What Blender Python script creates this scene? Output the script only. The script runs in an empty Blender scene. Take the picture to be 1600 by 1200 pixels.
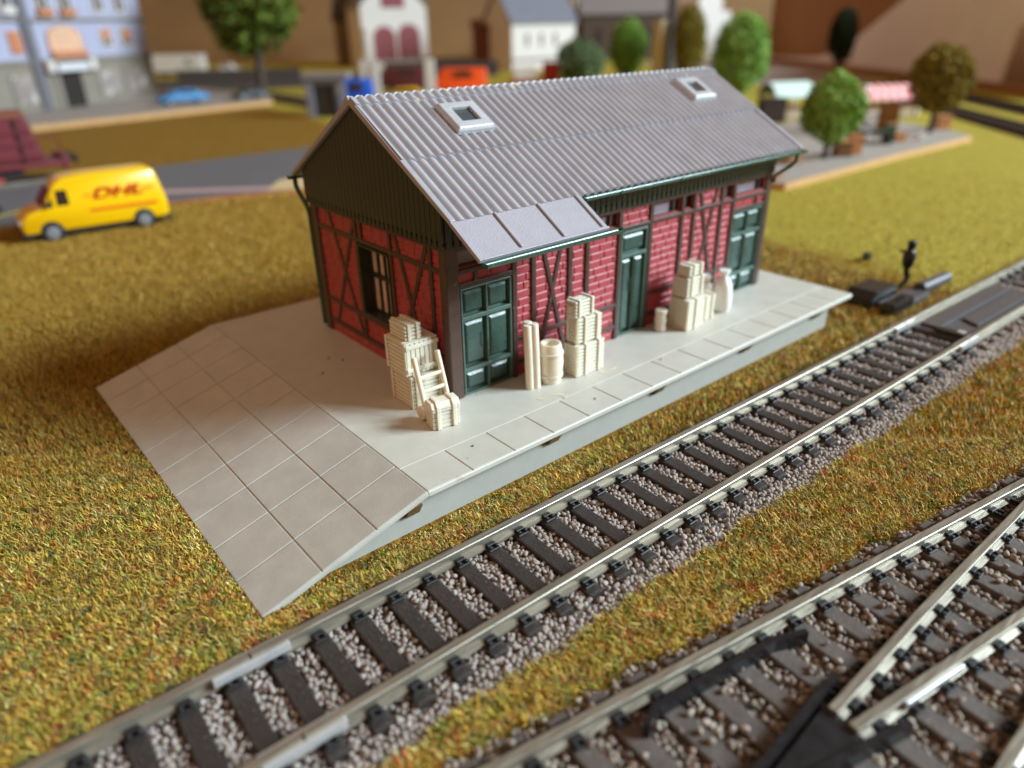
import bpy, bmesh, math, random
import numpy as np
from mathutils import Vector, Matrix, Quaternion, noise as mnoise

random.seed(7)
rng = np.random.default_rng(11)
S = bpy.context.scene
COL = S.collection
G = -1.035                      # table level; the platform top is z = 0

# ------------------------------------------------------------------ camera
YAW, PITCH, ROLL = math.radians(50.341), math.radians(26.768), math.radians(-1.077)
CAM = Vector((-8.907, -12.999, 8.329))
fwd = Vector((math.cos(YAW) * math.cos(PITCH), math.sin(YAW) * math.cos(PITCH), -math.sin(PITCH)))
rgt = Vector((math.sin(YAW), -math.cos(YAW), 0))
upv = rgt.cross(fwd)
r2 = math.cos(ROLL) * rgt + math.sin(ROLL) * upv
u2 = -math.sin(ROLL) * rgt + math.cos(ROLL) * upv
cd = bpy.data.cameras.new('camera')
cam = bpy.data.objects.new('camera', cd)
COL.objects.link(cam)
m = Matrix((r2, u2, -fwd)).transposed().to_4x4()
m.translation = CAM
cam.matrix_world = m
cd.sensor_fit = 'HORIZONTAL'
cd.sensor_width = 360
cd.lens = 360 * 1119.04 / 1600
cd.clip_start = 0.1
cd.clip_end = 2000
cd.dof.use_dof = True
cd.dof.focus_distance = 15.2
cd.dof.aperture_fstop = 1.0
S.camera = cam

# ------------------------------------------------------------------ light
W = bpy.data.worlds.new('World')
S.world = W
W.use_nodes = True
bg = W.node_tree.nodes['Background']
wn, wl = W.node_tree.nodes, W.node_tree.links
wt = wn.new('ShaderNodeTexCoord')
wsep = wn.new('ShaderNodeSeparateXYZ')
wl.new(wt.outputs['Generated'], wsep.inputs[0])
wr = wn.new('ShaderNodeValToRGB')          # room: warm dim walls and floor, paler ceiling
wr.color_ramp.elements[0].position = 0.40
wr.color_ramp.elements[0].color = (0.22, 0.10, 0.040, 1)
wr.color_ramp.elements[1].position = 1.0
wr.color_ramp.elements[1].color = (0.52, 0.345, 0.22, 1)
el = wr.color_ramp.elements.new(0.62)
el.color = (0.34, 0.172, 0.078, 1)
wm = wn.new('ShaderNodeMath')
wm.operation = 'MULTIPLY_ADD'
wm.inputs[1].default_value = 0.5
wm.inputs[2].default_value = 0.5
wl.new(wsep.outputs['Z'], wm.inputs[0])
wl.new(wm.outputs[0], wr.inputs['Fac'])
ws_ = wn.new('ShaderNodeMapRange')          # added fill: room light raised towards -x to brighten the gable wall
ws_.inputs['From Min'].default_value = 0.25
ws_.inputs['From Max'].default_value = -1.0
ws_.inputs['To Min'].default_value = 0.8
ws_.inputs['To Max'].default_value = 2.8
wl.new(wsep.outputs['X'], ws_.inputs['Value'])
wv = wn.new('ShaderNodeVectorMath')
wv.operation = 'SCALE'
wl.new(wr.outputs['Color'], wv.inputs[0])
wl.new(ws_.outputs['Result'], wv.inputs['Scale'])
wl.new(wv.outputs['Vector'], bg.inputs['Color'])
bg.inputs['Strength'].default_value = 0.58


def area(name, loc, target, sx, sy, power, color):
    l = bpy.data.lights.new(name, 'AREA')
    l.shape = 'RECTANGLE'
    l.size, l.size_y = sx, sy
    l.energy = power
    l.color = color
    o = bpy.data.objects.new(name, l)
    COL.objects.link(o)
    o.location = loc
    d = Vector(target) - Vector(loc)
    o.rotation_euler = d.to_track_quat('-Z', 'Y').to_euler()
    return o


area('window_light', (196, -160, 136), (6, 4, 0), 112, 92, 1850000, (0.74, 0.92, 1.0))
S.view_settings.view_transform = 'Standard'
S.view_settings.look = 'None'
S.view_settings.exposure = 0.0
S.view_settings.gamma = 1.0
S.view_settings.use_curve_mapping = False


# ------------------------------------------------------------------ materials
def lin(c):
    return tuple((v / 255 / 12.92) if v / 255 <= 0.04045 else ((v / 255 + 0.055) / 1.055) ** 2.4 for v in c)


MATS = {}


def mat(name, rgb, rough=0.5, metal=0.0, var=0.12, scale=6.0, bump=0.0, bscale=40.0, spots=None, sss=0.0,
        stretch=None, attr=None, spec=0.5, rvar=0.0, coat=0.0, trans=0.0):
    """procedural Principled material: base colour broken up by noise, bump, optional spots of a second colour"""
    if name in MATS:
        return MATS[name]
    m = bpy.data.materials.new(name)
    m.use_nodes = True
    nt = m.node_tree
    N, L = nt.nodes, nt.links
    p = N['Principled BSDF']
    c = lin(rgb)
    tc = N.new('ShaderNodeTexCoord')
    src = tc.outputs['Object']
    if stretch:
        mp = N.new('ShaderNodeMapping')
        mp.inputs['Scale'].default_value = stretch
        L.new(src, mp.inputs['Vector'])
        src = mp.outputs['Vector']
    n1 = N.new('ShaderNodeTexNoise')
    n1.inputs['Scale'].default_value = scale
    n1.inputs['Detail'].default_value = 5
    n1.inputs['Roughness'].default_value = 0.62
    L.new(src, n1.inputs['Vector'])
    mr = N.new('ShaderNodeMapRange')
    mr.inputs['From Min'].default_value = 0.28
    mr.inputs['From Max'].default_value = 0.72
    mr.inputs['To Min'].default_value = 1 - var
    mr.inputs['To Max'].default_value = 1 + var
    L.new(n1.outputs['Fac'], mr.inputs['Value'])
    mul = N.new('ShaderNodeVectorMath')
    mul.operation = 'SCALE'
    if attr:
        at = N.new('ShaderNodeAttribute')
        at.attribute_name = attr
        L.new(at.outputs['Color'], mul.inputs[0])
    else:
        mul.inputs[0].default_value = c
    L.new(mr.outputs['Result'], mul.inputs['Scale'])
    col = mul.outputs['Vector']
    for rgb2, sscale, thr in ([spots] if spots and not isinstance(spots, list) else (spots or [])):
        n2 = N.new('ShaderNodeTexNoise')
        n2.inputs['Scale'].default_value = sscale
        n2.inputs['Detail'].default_value = 3
        L.new(tc.outputs['Object'], n2.inputs['Vector'])
        cr = N.new('ShaderNodeMapRange')
        cr.inputs['From Min'].default_value = thr
        cr.inputs['From Max'].default_value = thr + 0.03
        L.new(n2.outputs['Fac'], cr.inputs['Value'])
        mx = N.new('ShaderNodeMix')
        mx.data_type = 'RGBA'
        L.new(cr.outputs['Result'], mx.inputs['Factor'])
        L.new(col, mx.inputs['A'])
        mx.inputs['B'].default_value = (*lin(rgb2), 1)
        col = mx.outputs['Result']
    L.new(col, p.inputs['Base Color'])
    p.inputs['Roughness'].default_value = rough
    if rvar:
        rr = N.new('ShaderNodeMapRange')
        rr.inputs['From Min'].default_value = 0.3
        rr.inputs['From Max'].default_value = 0.7
        rr.inputs['To Min'].default_value = max(0.05, rough - rvar)
        rr.inputs['To Max'].default_value = min(1, rough + rvar)
        L.new(n1.outputs['Fac'], rr.inputs['Value'])
        L.new(rr.outputs['Result'], p.inputs['Roughness'])
    p.inputs['Metallic'].default_value = metal
    p.inputs['Specular IOR Level'].default_value = spec
    if coat:
        p.inputs['Coat Weight'].default_value = coat
        p.inputs['Coat Roughness'].default_value = 0.15
    if trans:
        p.inputs['Transmission Weight'].default_value = trans
    if sss:
        p.inputs['Subsurface Weight'].default_value = sss
        p.inputs['Subsurface Radius'].default_value = (0.16, 0.09, 0.05)
        p.inputs['Subsurface Scale'].default_value = 1.0
    if bump:
        nb = N.new('ShaderNodeTexNoise')
        nb.inputs['Scale'].default_value = bscale
        nb.inputs['Detail'].default_value = 4
        L.new(src, nb.inputs['Vector'])
        b = N.new('ShaderNodeBump')
        b.inputs['Strength'].default_value = bump
        b.inputs['Distance'].default_value = 0.03
        L.new(nb.outputs['Fac'], b.inputs['Height'])
        L.new(b.outputs['Normal'], p.inputs['Normal'])
    MATS[name] = m
    return m


M_CONC = mat('platform_plastic', (197, 193, 183), 0.42, var=0.06, scale=1.6, bump=0.10, bscale=30, rvar=0.08,
             spots=[((182, 174, 154), 2.4, 0.70), ((226, 222, 214), 26, 0.755), ((120, 108, 92), 17, 0.775)])
M_RAMP = mat('ramp_plastic', (190, 186, 178), 0.5, var=0.09, scale=1.6, bump=0.14, bscale=34, rvar=0.08,
             spots=[((222, 216, 206), 26, 0.75), ((128, 116, 102), 15, 0.765)])
M_WALLP = mat('platform_side_plastic', (170, 170, 164), 0.45, var=0.05, scale=2)
M_BRACK = mat('bracket_brown', (120, 96, 62), 0.6)
M_BRICK = mat('brick_plastic', (168, 66, 72), 0.50, var=0.10, scale=2.2, bump=0.05, bscale=22, rvar=0.08,
              spots=((190, 112, 92), 2.3, 0.70))
M_TIMBER = mat('timber_brown', (72, 52, 44), 0.40, var=0.22, scale=5, bump=0.15, bscale=25, rvar=0.1,
               spots=((140, 118, 104), 4.6, 0.735))
M_GREEN = mat('door_green', (56, 80, 72), 0.30, var=0.14, scale=3, rvar=0.1, bump=0.08, bscale=16, spots=((138, 158, 148), 3.6, 0.735))
M_GREEN2 = mat('door_frame_green', (80, 104, 94), 0.33, var=0.10, scale=4, rvar=0.06,
               spots=((150, 168, 160), 5.0, 0.73))
M_BOARD = mat('board_dark_green', (46, 50, 40), 0.38, var=0.2, scale=5, rvar=0.1, bump=0.1, bscale=20)
M_ROOF = mat('roof_grey_plastic', (164, 161, 168), 0.42, var=0.09, scale=1.5, bump=0.10, bscale=45, rvar=0.08,
             spots=[((178, 168, 150), 3.4, 0.715), ((206, 204, 206), 24, 0.76), ((104, 98, 96), 13, 0.775)])
M_CANOPY = mat('canopy_grey_plastic', (166, 161, 170), 0.42, var=0.05, scale=3, bump=0.45, bscale=26)
M_GUT = mat('gutter_green', (58, 88, 74), 0.22, var=0.15, scale=5, rvar=0.06, spots=((168, 186, 176), 6.0, 0.72))
M_SKY = mat('skylight_clear_plastic', (206, 206, 212), 0.2, var=0.10, sss=0.1, coat=0.3, trans=0.25)
M_PANE = mat('dark_pane', (70, 76, 80), 0.12, var=0.15, scale=9)
M_PANE_LIT = mat('window_pane_pale', (232, 204, 196), 0.25, var=0.08, scale=2)  # light seen through the gable window, put into the pane colour
M_LAV = mat('frosted_pane', (140, 126, 140), 0.28, var=0.12, scale=3)
M_IVORY = mat('ivory_plastic', (232, 221, 200), 0.42, var=0.05, scale=4, sss=0.35, bump=0.06, bscale=30, rvar=0.06)
M_WHITEP = mat('white_plastic', (232, 232, 230), 0.45, var=0.04, scale=4, sss=0.3)
M_RAIL = mat('rail_nickel', (168, 160, 146), 0.40, metal=0.7, var=0.22, scale=2.2, stretch=(0.6, 9, 9), rvar=0.12)
M_JOIN = mat('joiner_silver', (214, 214, 216), 0.3, metal=0.5, var=0.1, scale=4)
M_SLEEP = mat('sleeper_black_brown', (56, 49, 47), 0.5, var=0.25, scale=5, stretch=(8, 1, 4), bump=0.9, bscale=8, rvar=0.1,
              spots=((124, 114, 108), 20, 0.66))
M_SLEEPD = mat('sleeper_dusty', (92, 82, 77), 0.65, var=0.25, scale=4, bump=0.3, bscale=12,
               spots=((125, 113, 104), 9, 0.66))
M_CHAIR = mat('rail_chair_black', (30, 27, 28), 0.55, var=0.2, scale=8)
M_BLACK = mat('black_plastic', (32, 31, 34), 0.3, var=0.2, scale=4, rvar=0.08)
M_GREYP = mat('dark_grey_plastic', (84, 80, 82), 0.4, var=0.12, scale=3, bump=0.15, bscale=20)
M_BALB = mat('ballast_bed', (112, 101, 94), 0.9, var=0.3, scale=14)
M_GRAIN = mat('ballast_grains', (150, 135, 125), 0.75, var=0.12, scale=20, attr='Col')
M_BLADE = mat('grass_fibres', (150, 120, 60), 0.62, var=0.1, scale=3, attr='Col', spec=0.25)
M_LEAF = mat('tree_flock', (90, 120, 50), 0.8, var=0.15, scale=2, attr='Col', spec=0.2)
M_TRUNK = mat('trunk_brown', (66, 52, 42), 0.7, var=0.2, scale=4)


def pm(name, rgb, rough=0.5, **k):
    return mat(name, rgb, rough, **k)


# ------------------------------------------------------------------ mesh helpers
class MB:
    def __init__(s):
        s.v, s.f = [], []

    def add(s, vs, fs):
        o = len(s.v)
        s.v += [tuple(p) for p in vs]
        s.f += [tuple(i + o for i in f) for f in fs]
        return s

    def box(s, x0, x1, y0, y1, z0, z1, M=None):
        vs = [Vector((x, y, z)) for z in (z0, z1) for y in (y0, y1) for x in (x0, x1)]
        if M is not None:
            vs = [M @ p for p in vs]
        return s.add(vs, [(0, 2, 3, 1), (4, 5, 7, 6), (0, 1, 5, 4), (2, 6, 7, 3), (0, 4, 6, 2), (1, 3, 7, 5)])

    def hexa(s, b, t):
        """eight corners: four bottom, four top, both counter-clockwise"""
        return s.add(list(b) + list(t), [(3, 2, 1, 0), (4, 5, 6, 7), (0, 1, 5, 4), (1, 2, 6, 5), (2, 3, 7, 6), (3, 0, 4, 7)])

    def cyl(s, p0, p1, r0, r1=None, n=14, caps=True):
        r1 = r0 if r1 is None else r1
        p0, p1 = Vector(p0), Vector(p1)
        d = (p1 - p0).normalized()
        a = d.orthogonal().normalized()
        b = d.cross(a)
        vs, fs = [], []
        for p, r in ((p0, r0), (p1, r1)):
            for i in range(n):
                t = 2 * math.pi * i / n
                vs.append(p + r * (math.cos(t) * a + math.sin(t) * b))
        for i in range(n):
            j = (i + 1) % n
            fs.append((i, j, n + j, n + i))
        if caps:
            fs.append(tuple(range(n - 1, -1, -1)))
            fs.append(tuple(range(n, 2 * n)))
        return s.add(vs, fs)

    def tube(s, pts, r, n=8):
        pts = [Vector(p) for p in pts]
        rs = r if isinstance(r, (list, tuple)) else [r] * len(pts)
        d0 = (pts[1] - pts[0]).normalized()
        a = d0.orthogonal().normalized()
        vs, fs = [], []
        for k, p in enumerate(pts):
            if k == 0:
                d = d0
            elif k == len(pts) - 1:
                d = (pts[k] - pts[k - 1]).normalized()
            else:
                d = ((pts[k + 1] - pts[k]).normalized() + (pts[k] - pts[k - 1]).normalized()).normalized()
            a = (a - d * a.dot(d)).normalized()
            b = d.cross(a)
            for i in range(n):
                t = 2 * math.pi * i / n
                vs.append(p + rs[k] * (math.cos(t) * a + math.sin(t) * b))
        for k in range(len(pts) - 1):
            for i in range(n):
                j = (i + 1) % n
                fs.append((k * n + i, k * n + j, (k + 1) * n + j, (k + 1) * n + i))
        fs.append(tuple(range(n - 1, -1, -1)))
        fs.append(tuple(range((len(pts) - 1) * n, len(pts) * n)))
        return s.add(vs, fs)

    def lathe(s, prof, c=(0, 0, 0), n=28, wob=0.0):
        vs, fs = [], []
        for r, z in prof:
            for i in range(n):
                t = 2 * math.pi * i / n
                rr = r * (1 + wob * math.sin(3 * t + z * 2))
                vs.append((c[0] + rr * math.cos(t), c[1] + rr * math.sin(t), c[2] + z))
        for k in range(len(prof) - 1):
            for i in range(n):
                j = (i + 1) % n
                fs.append((k * n + i, k * n + j, (k + 1) * n + j, (k + 1) * n + i))
        fs.append(tuple(range(n - 1, -1, -1)))
        fs.append(tuple(range((len(prof) - 1) * n, len(prof) * n)))
        return s.add(vs, fs)

    def prism(s, poly, fn, d0, d1):
        """2-D polygon extruded between d0 and d1; fn(u, v, d) -> point"""
        n = len(poly)
        vs = [fn(u, v, d0) for u, v in poly] + [fn(u, v, d1) for u, v in poly]
        fs = [tuple(range(n - 1, -1, -1)), tuple(range(n, 2 * n))]
        fs += [(i, (i + 1) % n, n + (i + 1) % n, n + i) for i in range(n)]
        return s.add(vs, fs)

    def build(s, name, material, parent=None, bevel=0.0, seg=2, smooth=None, recalc=True, loc=None):
        me = bpy.data.meshes.new(name)
        me.from_pydata(s.v, [], s.f)
        if recalc:
            bm = bmesh.new()
            bm.from_mesh(me)
            bmesh.ops.recalc_face_normals(bm, faces=bm.faces)
            bm.to_mesh(me)
            bm.free()
        me.materials.append(material)
        if smooth:
            me.polygons.foreach_set('use_smooth', [True] * len(me.polygons))
            me.set_sharp_from_angle(angle=math.radians(smooth))
        o = bpy.data.objects.new(name, me)
        COL.objects.link(o)
        if parent is not None:
            o.parent = parent
        if loc is not None:
            o.location = loc
        if bevel:
            b = o.modifiers.new('bevel', 'BEVEL')
            b.width = bevel
            b.segments = seg
            b.limit_method = 'ANGLE'
            b.angle_limit = math.radians(38)
        return o


def tag(o, label=None, cat=None, group=None, kind=None):
    if label:
        o['label'] = label
    if cat:
        o['category'] = cat
    if group:
        o['group'] = group
    if kind:
        o['kind'] = kind
    return o


def thing(name, label, cat, loc=(0, 0, 0), rz=0.0, group=None):
    o = bpy.data.objects.new(name, None)
    COL.objects.link(o)
    o.location = loc
    o.rotation_euler = (0, 0, rz)
    o.empty_display_size = 0.3
    return tag(o, label, cat, group)


def np_mesh(name, verts, faces_list, material, color=None, smooth=False, parent=None):
    """verts (n,3); faces_list: list of integer arrays (m,k)"""
    me = bpy.data.meshes.new(name)
    me.vertices.add(len(verts))
    me.vertices.foreach_set('co', np.ascontiguousarray(verts, dtype=np.float32).ravel())
    loops = np.concatenate([f.ravel() for f in faces_list]).astype(np.int32)
    sizes = np.concatenate([np.full(len(f), f.shape[1], dtype=np.int32) for f in faces_list])
    starts = np.concatenate([[0], np.cumsum(sizes)[:-1]]).astype(np.int32)
    me.loops.add(len(loops))
    me.loops.foreach_set('vertex_index', loops)
    me.polygons.add(len(sizes))
    me.polygons.foreach_set('loop_start', starts)
    if smooth:
        me.polygons.foreach_set('use_smooth', np.ones(len(sizes), dtype=bool))
    me.update(calc_edges=True)
    if color is not None:
        a = me.color_attributes.new('Col', 'FLOAT_COLOR', 'POINT')
        rgba = np.ones((len(verts), 4), dtype=np.float32)
        rgba[:, :3] = color
        a.data.foreach_set('color', rgba.ravel())
    me.materials.append(material)
    o = bpy.data.objects.new(name, me)
    COL.objects.link(o)
    if parent is not None:
        o.parent = parent
    return o


def children_of(o):
    return [c for c in COL.objects if c.parent is o]


# ------------------------------------------------------------------ track lines
def yc1(x):                     # centre line of the siding track in front of the platform
    return -5.09 - 0.028 * x


def yt2(x):                     # far rail of the turnout
    return -8.90 - 0.18 * x


ZR = -0.535                     # rail top

# ------------------------------------------------------------------ ground
gm = bpy.data.materials.new('grass_mat')
gm.use_nodes = True
nt = gm.node_tree
N, L = nt.nodes, nt.links
p = N['Principled BSDF']
p.inputs['Roughness'].default_value = 0.9
p.inputs['Specular IOR Level'].default_value = 0.15
tc = N.new('ShaderNodeTexCoord')
sx = N.new('ShaderNodeSeparateXYZ')
L.new(tc.outputs['Object'], sx.inputs[0])


def node_noise(scale, detail=4, rough=0.6):
    n = N.new('ShaderNodeTexNoise')
    n.inputs['Scale'].default_value = scale
    n.inputs['Detail'].default_value = detail
    n.inputs['Roughness'].default_value = rough
    L.new(tc.outputs['Object'], n.inputs['Vector'])
    return n.outputs['Fac']


def node_math(op, a, b=None):
    n = N.new('ShaderNodeMath')
    n.operation = op
    for i, v in enumerate((a, b)):
        if v is None:
            continue
        if isinstance(v, (int, float)):
            n.inputs[i].default_value = v
        else:
            L.new(v, n.inputs[i])
    return n.outputs[0]


def node_range(v, a, b, c=0.0, d=1.0):
    n = N.new('ShaderNodeMapRange')
    n.inputs['From Min'].default_value = a
    n.inputs['From Max'].default_value = b
    n.inputs['To Min'].default_value = c
    n.inputs['To Max'].default_value = d
    L.new(v, n.inputs['Value'])
    return n.outputs['Result']


def node_mix(f, a, b):
    n = N.new('ShaderNodeMix')
    n.data_type = 'RGBA'
    if isinstance(f, float):
        n.inputs['Factor'].default_value = f
    else:
        L.new(f, n.inputs['Factor'])
    for k, v in (('A', a), ('B', b)):
        if isinstance(v, tuple):
            n.inputs[k].default_value = (*lin(v), 1)
        else:
            L.new(v, n.inputs[k])
    return n.outputs['Result']


fine = node_range(node_noise(5.5, 5), 0.3, 0.7)
mid = node_range(node_noise(0.55, 5), 0.3, 0.7)
big = node_range(node_noise(0.09, 3), 0.3, 0.7)
brown = node_mix(fine, (106, 74, 24), (174, 130, 50))
brown = node_mix(node_math('MULTIPLY', mid, 0.45), brown, (128, 104, 34))
yel = node_mix(fine, (134, 116, 34), (212, 188, 80))
yel = node_mix(node_math('MULTIPLY', mid, 0.5), yel, (160, 150, 60))
# the yellow-green mat begins right of the platform; its edge wavers
edge = node_math('ADD', sx.outputs['X'], node_math('MULTIPLY', node_math('SUBTRACT', mid, 0.5), 2.2))
edge = node_math('SUBTRACT', edge, node_math('MULTIPLY', sx.outputs['Y'], 0.12))
f1 = node_range(edge, 20.2, 22.2)
f2 = node_range(node_math('ADD', sx.outputs['Y'], big), 96, 99)
col = node_mix(node_math('MAXIMUM', f1, f2), brown, yel)
L.new(col, p.inputs['Base Color'])
bp = N.new('ShaderNodeBump')
bp.inputs['Strength'].default_value = 0.9
bp.inputs['Distance'].default_value = 0.15
L.new(fine, bp.inputs['Height'])
L.new(bp.outputs['Normal'], p.inputs['Normal'])

e = Vector((math.cos(YAW), math.sin(YAW), 0))
q = Vector((math.sin(YAW), -math.cos(YAW), 0))
gc = Vector((CAM.x, CAM.y, 0))
gv = [gc - e * 30 - q * 60, gc - e * 30 + q * 60, gc + e * 250 + q * 260, gc + e * 250 - q * 260]
gb = MB()
gb.add([(v.x, v.y, G) for v in gv], [(0, 1, 2, 3)])
gb.build('ground', gm, recalc=False)['kind'] = 'structure'

# ------------------------------------------------------------------ road left of the shed, pavements
M_ROAD = mat('road_grey', (96, 94, 98), 0.75, var=0.1, scale=1.2)
M_ROADRED = mat('road_red_edge', (186, 92, 78), 0.7, var=0.12, scale=1)
M_BEIGE = mat('road_beige', (196, 174, 134), 0.75, var=0.1, scale=1)
M_PINK = mat('road_pink_line', (178, 148, 148), 0.7, var=0.1, scale=1)
b = MB()
b.add([(-30, 31.6, G + .004), (3.0, 33.7, G + .004), (10.5, 31.0, G + .004), (34, 27, G + .004), (34, 47, G + .004), (16.8, 48.1, G + .004), (-30, 46.5, G + .004)],
      [(0, 1, 2, 3, 4, 5, 6)])
b.build('road', M_ROAD, recalc=False)['kind'] = 'structure'
b = MB()
b.add([(2.4, 33.0, G + .008), (10.5, 30.2, G + .008), (26, 27.2, G + .008), (26, 28.8, G + .008), (10.6, 31.6, G + .008), (6.4, 33.3, G + .008), (2.9, 34.0, G + .008)], [(0, 1, 2, 3, 4, 5, 6)])
b.build('road_edge_line', M_ROADRED, recalc=False)['kind'] = 'structure'
b = MB()
b.add([(2.2, 38.0, G + .012), (8.2, 33.6, G + .012), (10.2, 32.4, G + .012), (10.0, 33.8, G + .012), (6.5, 36.2, G + .012), (2.6, 39.2, G + .012)], [(0, 1, 2, 3, 4, 5)])
b.build('road_line', M_PINK, recalc=False)['kind'] = 'structure'
b = MB()
b.add([(9.0, 32.9, G + .016), (10.8, 31.7, G + .016), (24, 29.0, G + .016), (24, 33.5, G + .016), (13.2, 36.4, G + .016), (11.0, 35.6, G + .016)], [(0, 1, 2, 3, 4, 5)])
b.build('road_apron', M_BEIGE, recalc=False)['kind'] = 'structure'
M_YLINE = mat('road_yellow_line', (188, 168, 70), 0.7)
b = MB()
pts = []
for i in range(13):
    t = i / 12
    pts.append((-9 + 8.2 * t, 35.6 + 0.4 * t + 4.6 * t * t))
for wd in (0,):
    top = [(x, y + 0.45, G + .012) for x, y in pts]
    bot = [(x, y, G + .012) for x, y in pts]
    b.add(bot + top, [(i, i + 1, 13 + i + 1, 13 + i) for i in range(12)])
b.build('road_curve_line', M_YLINE, recalc=False)['kind'] = 'structure'

M_PAVE = mat('pavement_card', (150, 140, 132), 0.8, var=0.08, scale=0.8)
M_PAVEEDGE = mat('pavement_wood_edge', (198, 152, 98), 0.7, var=0.1, scale=1)


def slab(name, poly, h, edge_mat):
    b = MB()
    n = len(poly)
    b.add([(x, y, G + h) for x, y in poly], [tuple(range(n))])
    o = b.build(name, M_PAVE, recalc=False)
    o['kind'] = 'structure'
    b2 = MB()
    b2.add([(x, y, G) for x, y in poly] + [(x, y, G + h) for x, y in poly],
           [(i, (i + 1) % n, n + (i + 1) % n, n + i) for i in range(n)])
    b2.build(name + '_edge', edge_mat, recalc=False)['kind'] = 'structure'


slab('pavement', [(-20, 74.5), (4, 79.9), (16.4, 82.8), (33.0, 87.2), (35.5, 93), (34, 118), (-25, 140)], 0.55, M_PAVEEDGE)
slab('market_pavement', [(31.6, 10.9), (32.0, 10.1), (47.5, 10.2), (59.7, 9.9), (61.4, 11.8), (66, 20), (66, 26), (40, 24)], 0.42, M_PAVEEDGE)
M_DROAD = mat('far_road_dark', (62, 56, 54), 0.8, var=0.15, scale=0.5)
b = MB()
b.add([(26, 118, G + .005), (52, 112, G + .005), (90, 108, G + .005), (96, 132, G + .005), (62, 150, G + .005), (36, 156, G + .005)], [(0, 1, 2, 3, 4, 5)])
b.build('far_road', M_DROAD, recalc=False)['kind'] = 'structure'
b = MB()
b.add([(98, 56, G + .005), (117, 43, G + .005), (139, 66, G + .005), (170, 105, G + .005), (142, 116, G + .005), (112, 82, G + .005)], [(0, 1, 2, 3, 4, 5)])
b.build('far_pavement', mat('far_pavement_grey', (150, 132, 128), 0.8, var=0.1, scale=0.2), recalc=False)['kind'] = 'structure'

# ------------------------------------------------------------------ backdrop, grey panel, layout edge
M_BACK = mat('backdrop_brown', (138, 104, 66), 0.75, var=0.22, scale=0.025, stretch=(1, 1, 2.2))
bc = gc + e * 236
b = MB()
Mx = Matrix.Translation((bc.x, bc.y, 0)) @ Matrix.Rotation(YAW - math.pi / 2, 4, 'Z')
b.box(-250, 250, 0, 4, G - 1, 130, Mx)
tag(b.build('backdrop_board', M_BACK), 'brown wooden backdrop board rising behind the model town', 'backdrop')

M_BACK2 = mat('side_board_brown', (158, 110, 68), 0.75, var=0.15, scale=0.03)
# grey panel with a swept cut edge and a rounded portal; it stands along the right-hand layout edge
M_PANEL = mat('panel_grey', (236, 232, 244), 0.8, var=0.05, scale=0.1)
ed = Vector((34.7, 44.7, 0)).normalized()      # along the layout edge, away from the camera
en = Vector((44.7, -34.7, 0)).normalized()     # outwards
pb = Vector((106, 20.6, 0))


def pan(u, v, d):
    return pb + ed * u + en * d + Vector((0, 0, v))


# outline: u along the edge (0 at the right of the picture), v height
outer = [(-9, G), (-2.5, G), (-2.5, 5.6), (-1.8, 6.6), (-0.4, 7.2), (4.5, 7.2), (5.9, 6.8), (6.5, 5.8), (6.8, 3), (7.2, G),
         (130, G), (130, 0.2), (105, -0.3), (78, 0.3), (66, 0.9), (57.5, 2.3), (50, 5.0), (42, 8.4), (36.5, 10.7), (34.6, 12.5), (33, 14.5), (-9, 14.5)]
b = MB()
b.prism(outer, pan, 1.0, 1.6)
sb = MB()
sb.prism([(-14, G - 1), (118, G - 1), (118, 14), (-14, 14)], pan, 9.0, 11.0)
tag(sb.build('side_board', M_BACK2), 'reddish brown board standing behind the grey panel', 'backdrop')
o = b.build('grey_panel', M_PANEL)
tag(o, 'smooth grey panel with swept edge and dark rounded opening at right', 'panel')
M_EDGE = mat('layout_edge_wood', (150, 104, 72), 0.7, var=0.15, scale=0.4)
b = MB()
for u0, u1 in ((-16, 8), (8.05, 60), (60.05, 130)):
    b.add([pan(u0, G, -1.2), pan(u1, G, -1.2), pan(u1, G, 0.95), pan(u0, G, 0.95), pan(u0, G + .9, -1.2), pan(u1, G + .9, -1.2), pan(u1, G + .9, 0.95), pan(u0, G + .9, 0.95)],
          [(0, 1, 2, 3), (4, 5, 6, 7), (0, 1, 5, 4), (1, 2, 6, 5), (2, 3, 7, 6), (3, 0, 4, 7)])
tag(b.build('edge_strip', M_EDGE), 'brown wooden strip along the layout edge below grey panel', 'edge strip')


# ------------------------------------------------------------------ rails, sleepers, ballast
def rail_profile(hw=0.078, fw=0.13, h=0.27):
    return [(-fw, 0), (fw, 0), (fw, 0.03), (0.035, 0.055), (0.035, h - 0.085), (hw, h - 0.065), (hw, h - 0.010), (hw - 0.010, h), (-hw + 0.010, h), (-hw, h - 0.010),
            (-hw, h - 0.065), (-0.035, h - 0.085), (-0.035, 0.055), (-fw, 0.03)]


def rail(pts, name, parent, material=None, prof=None, ztop=ZR):
    prof = prof or rail_profile()
    h = max(z for _, z in prof)
    n = len(prof)
    vs, fs = [], []
    pts = [Vector((x, y, 0)) for x, y in pts]
    for k, pnt in enumerate(pts):
        a = pts[max(0, k - 1)]
        c = pts[min(len(pts) - 1, k + 1)]
        d = (c - a).normalized()
        s = Vector((-d.y, d.x, 0))
        for u, z in prof:
            vs.append(pnt + s * u + Vector((0, 0, ztop - h + z)))
    for k in range(len(pts) - 1):
        for i in range(n):
            j = (i + 1) % n
            fs.append((k * n + i, k * n + j, (k + 1) * n + j, (k + 1) * n + i))
    fs.append(tuple(range(n)))
    fs.append(tuple(range((len(pts) - 1) * n, len(pts) * n)))
    b = MB()
    b.add(vs, fs)
    return b.build(name, material or M_RAIL, parent)


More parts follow.
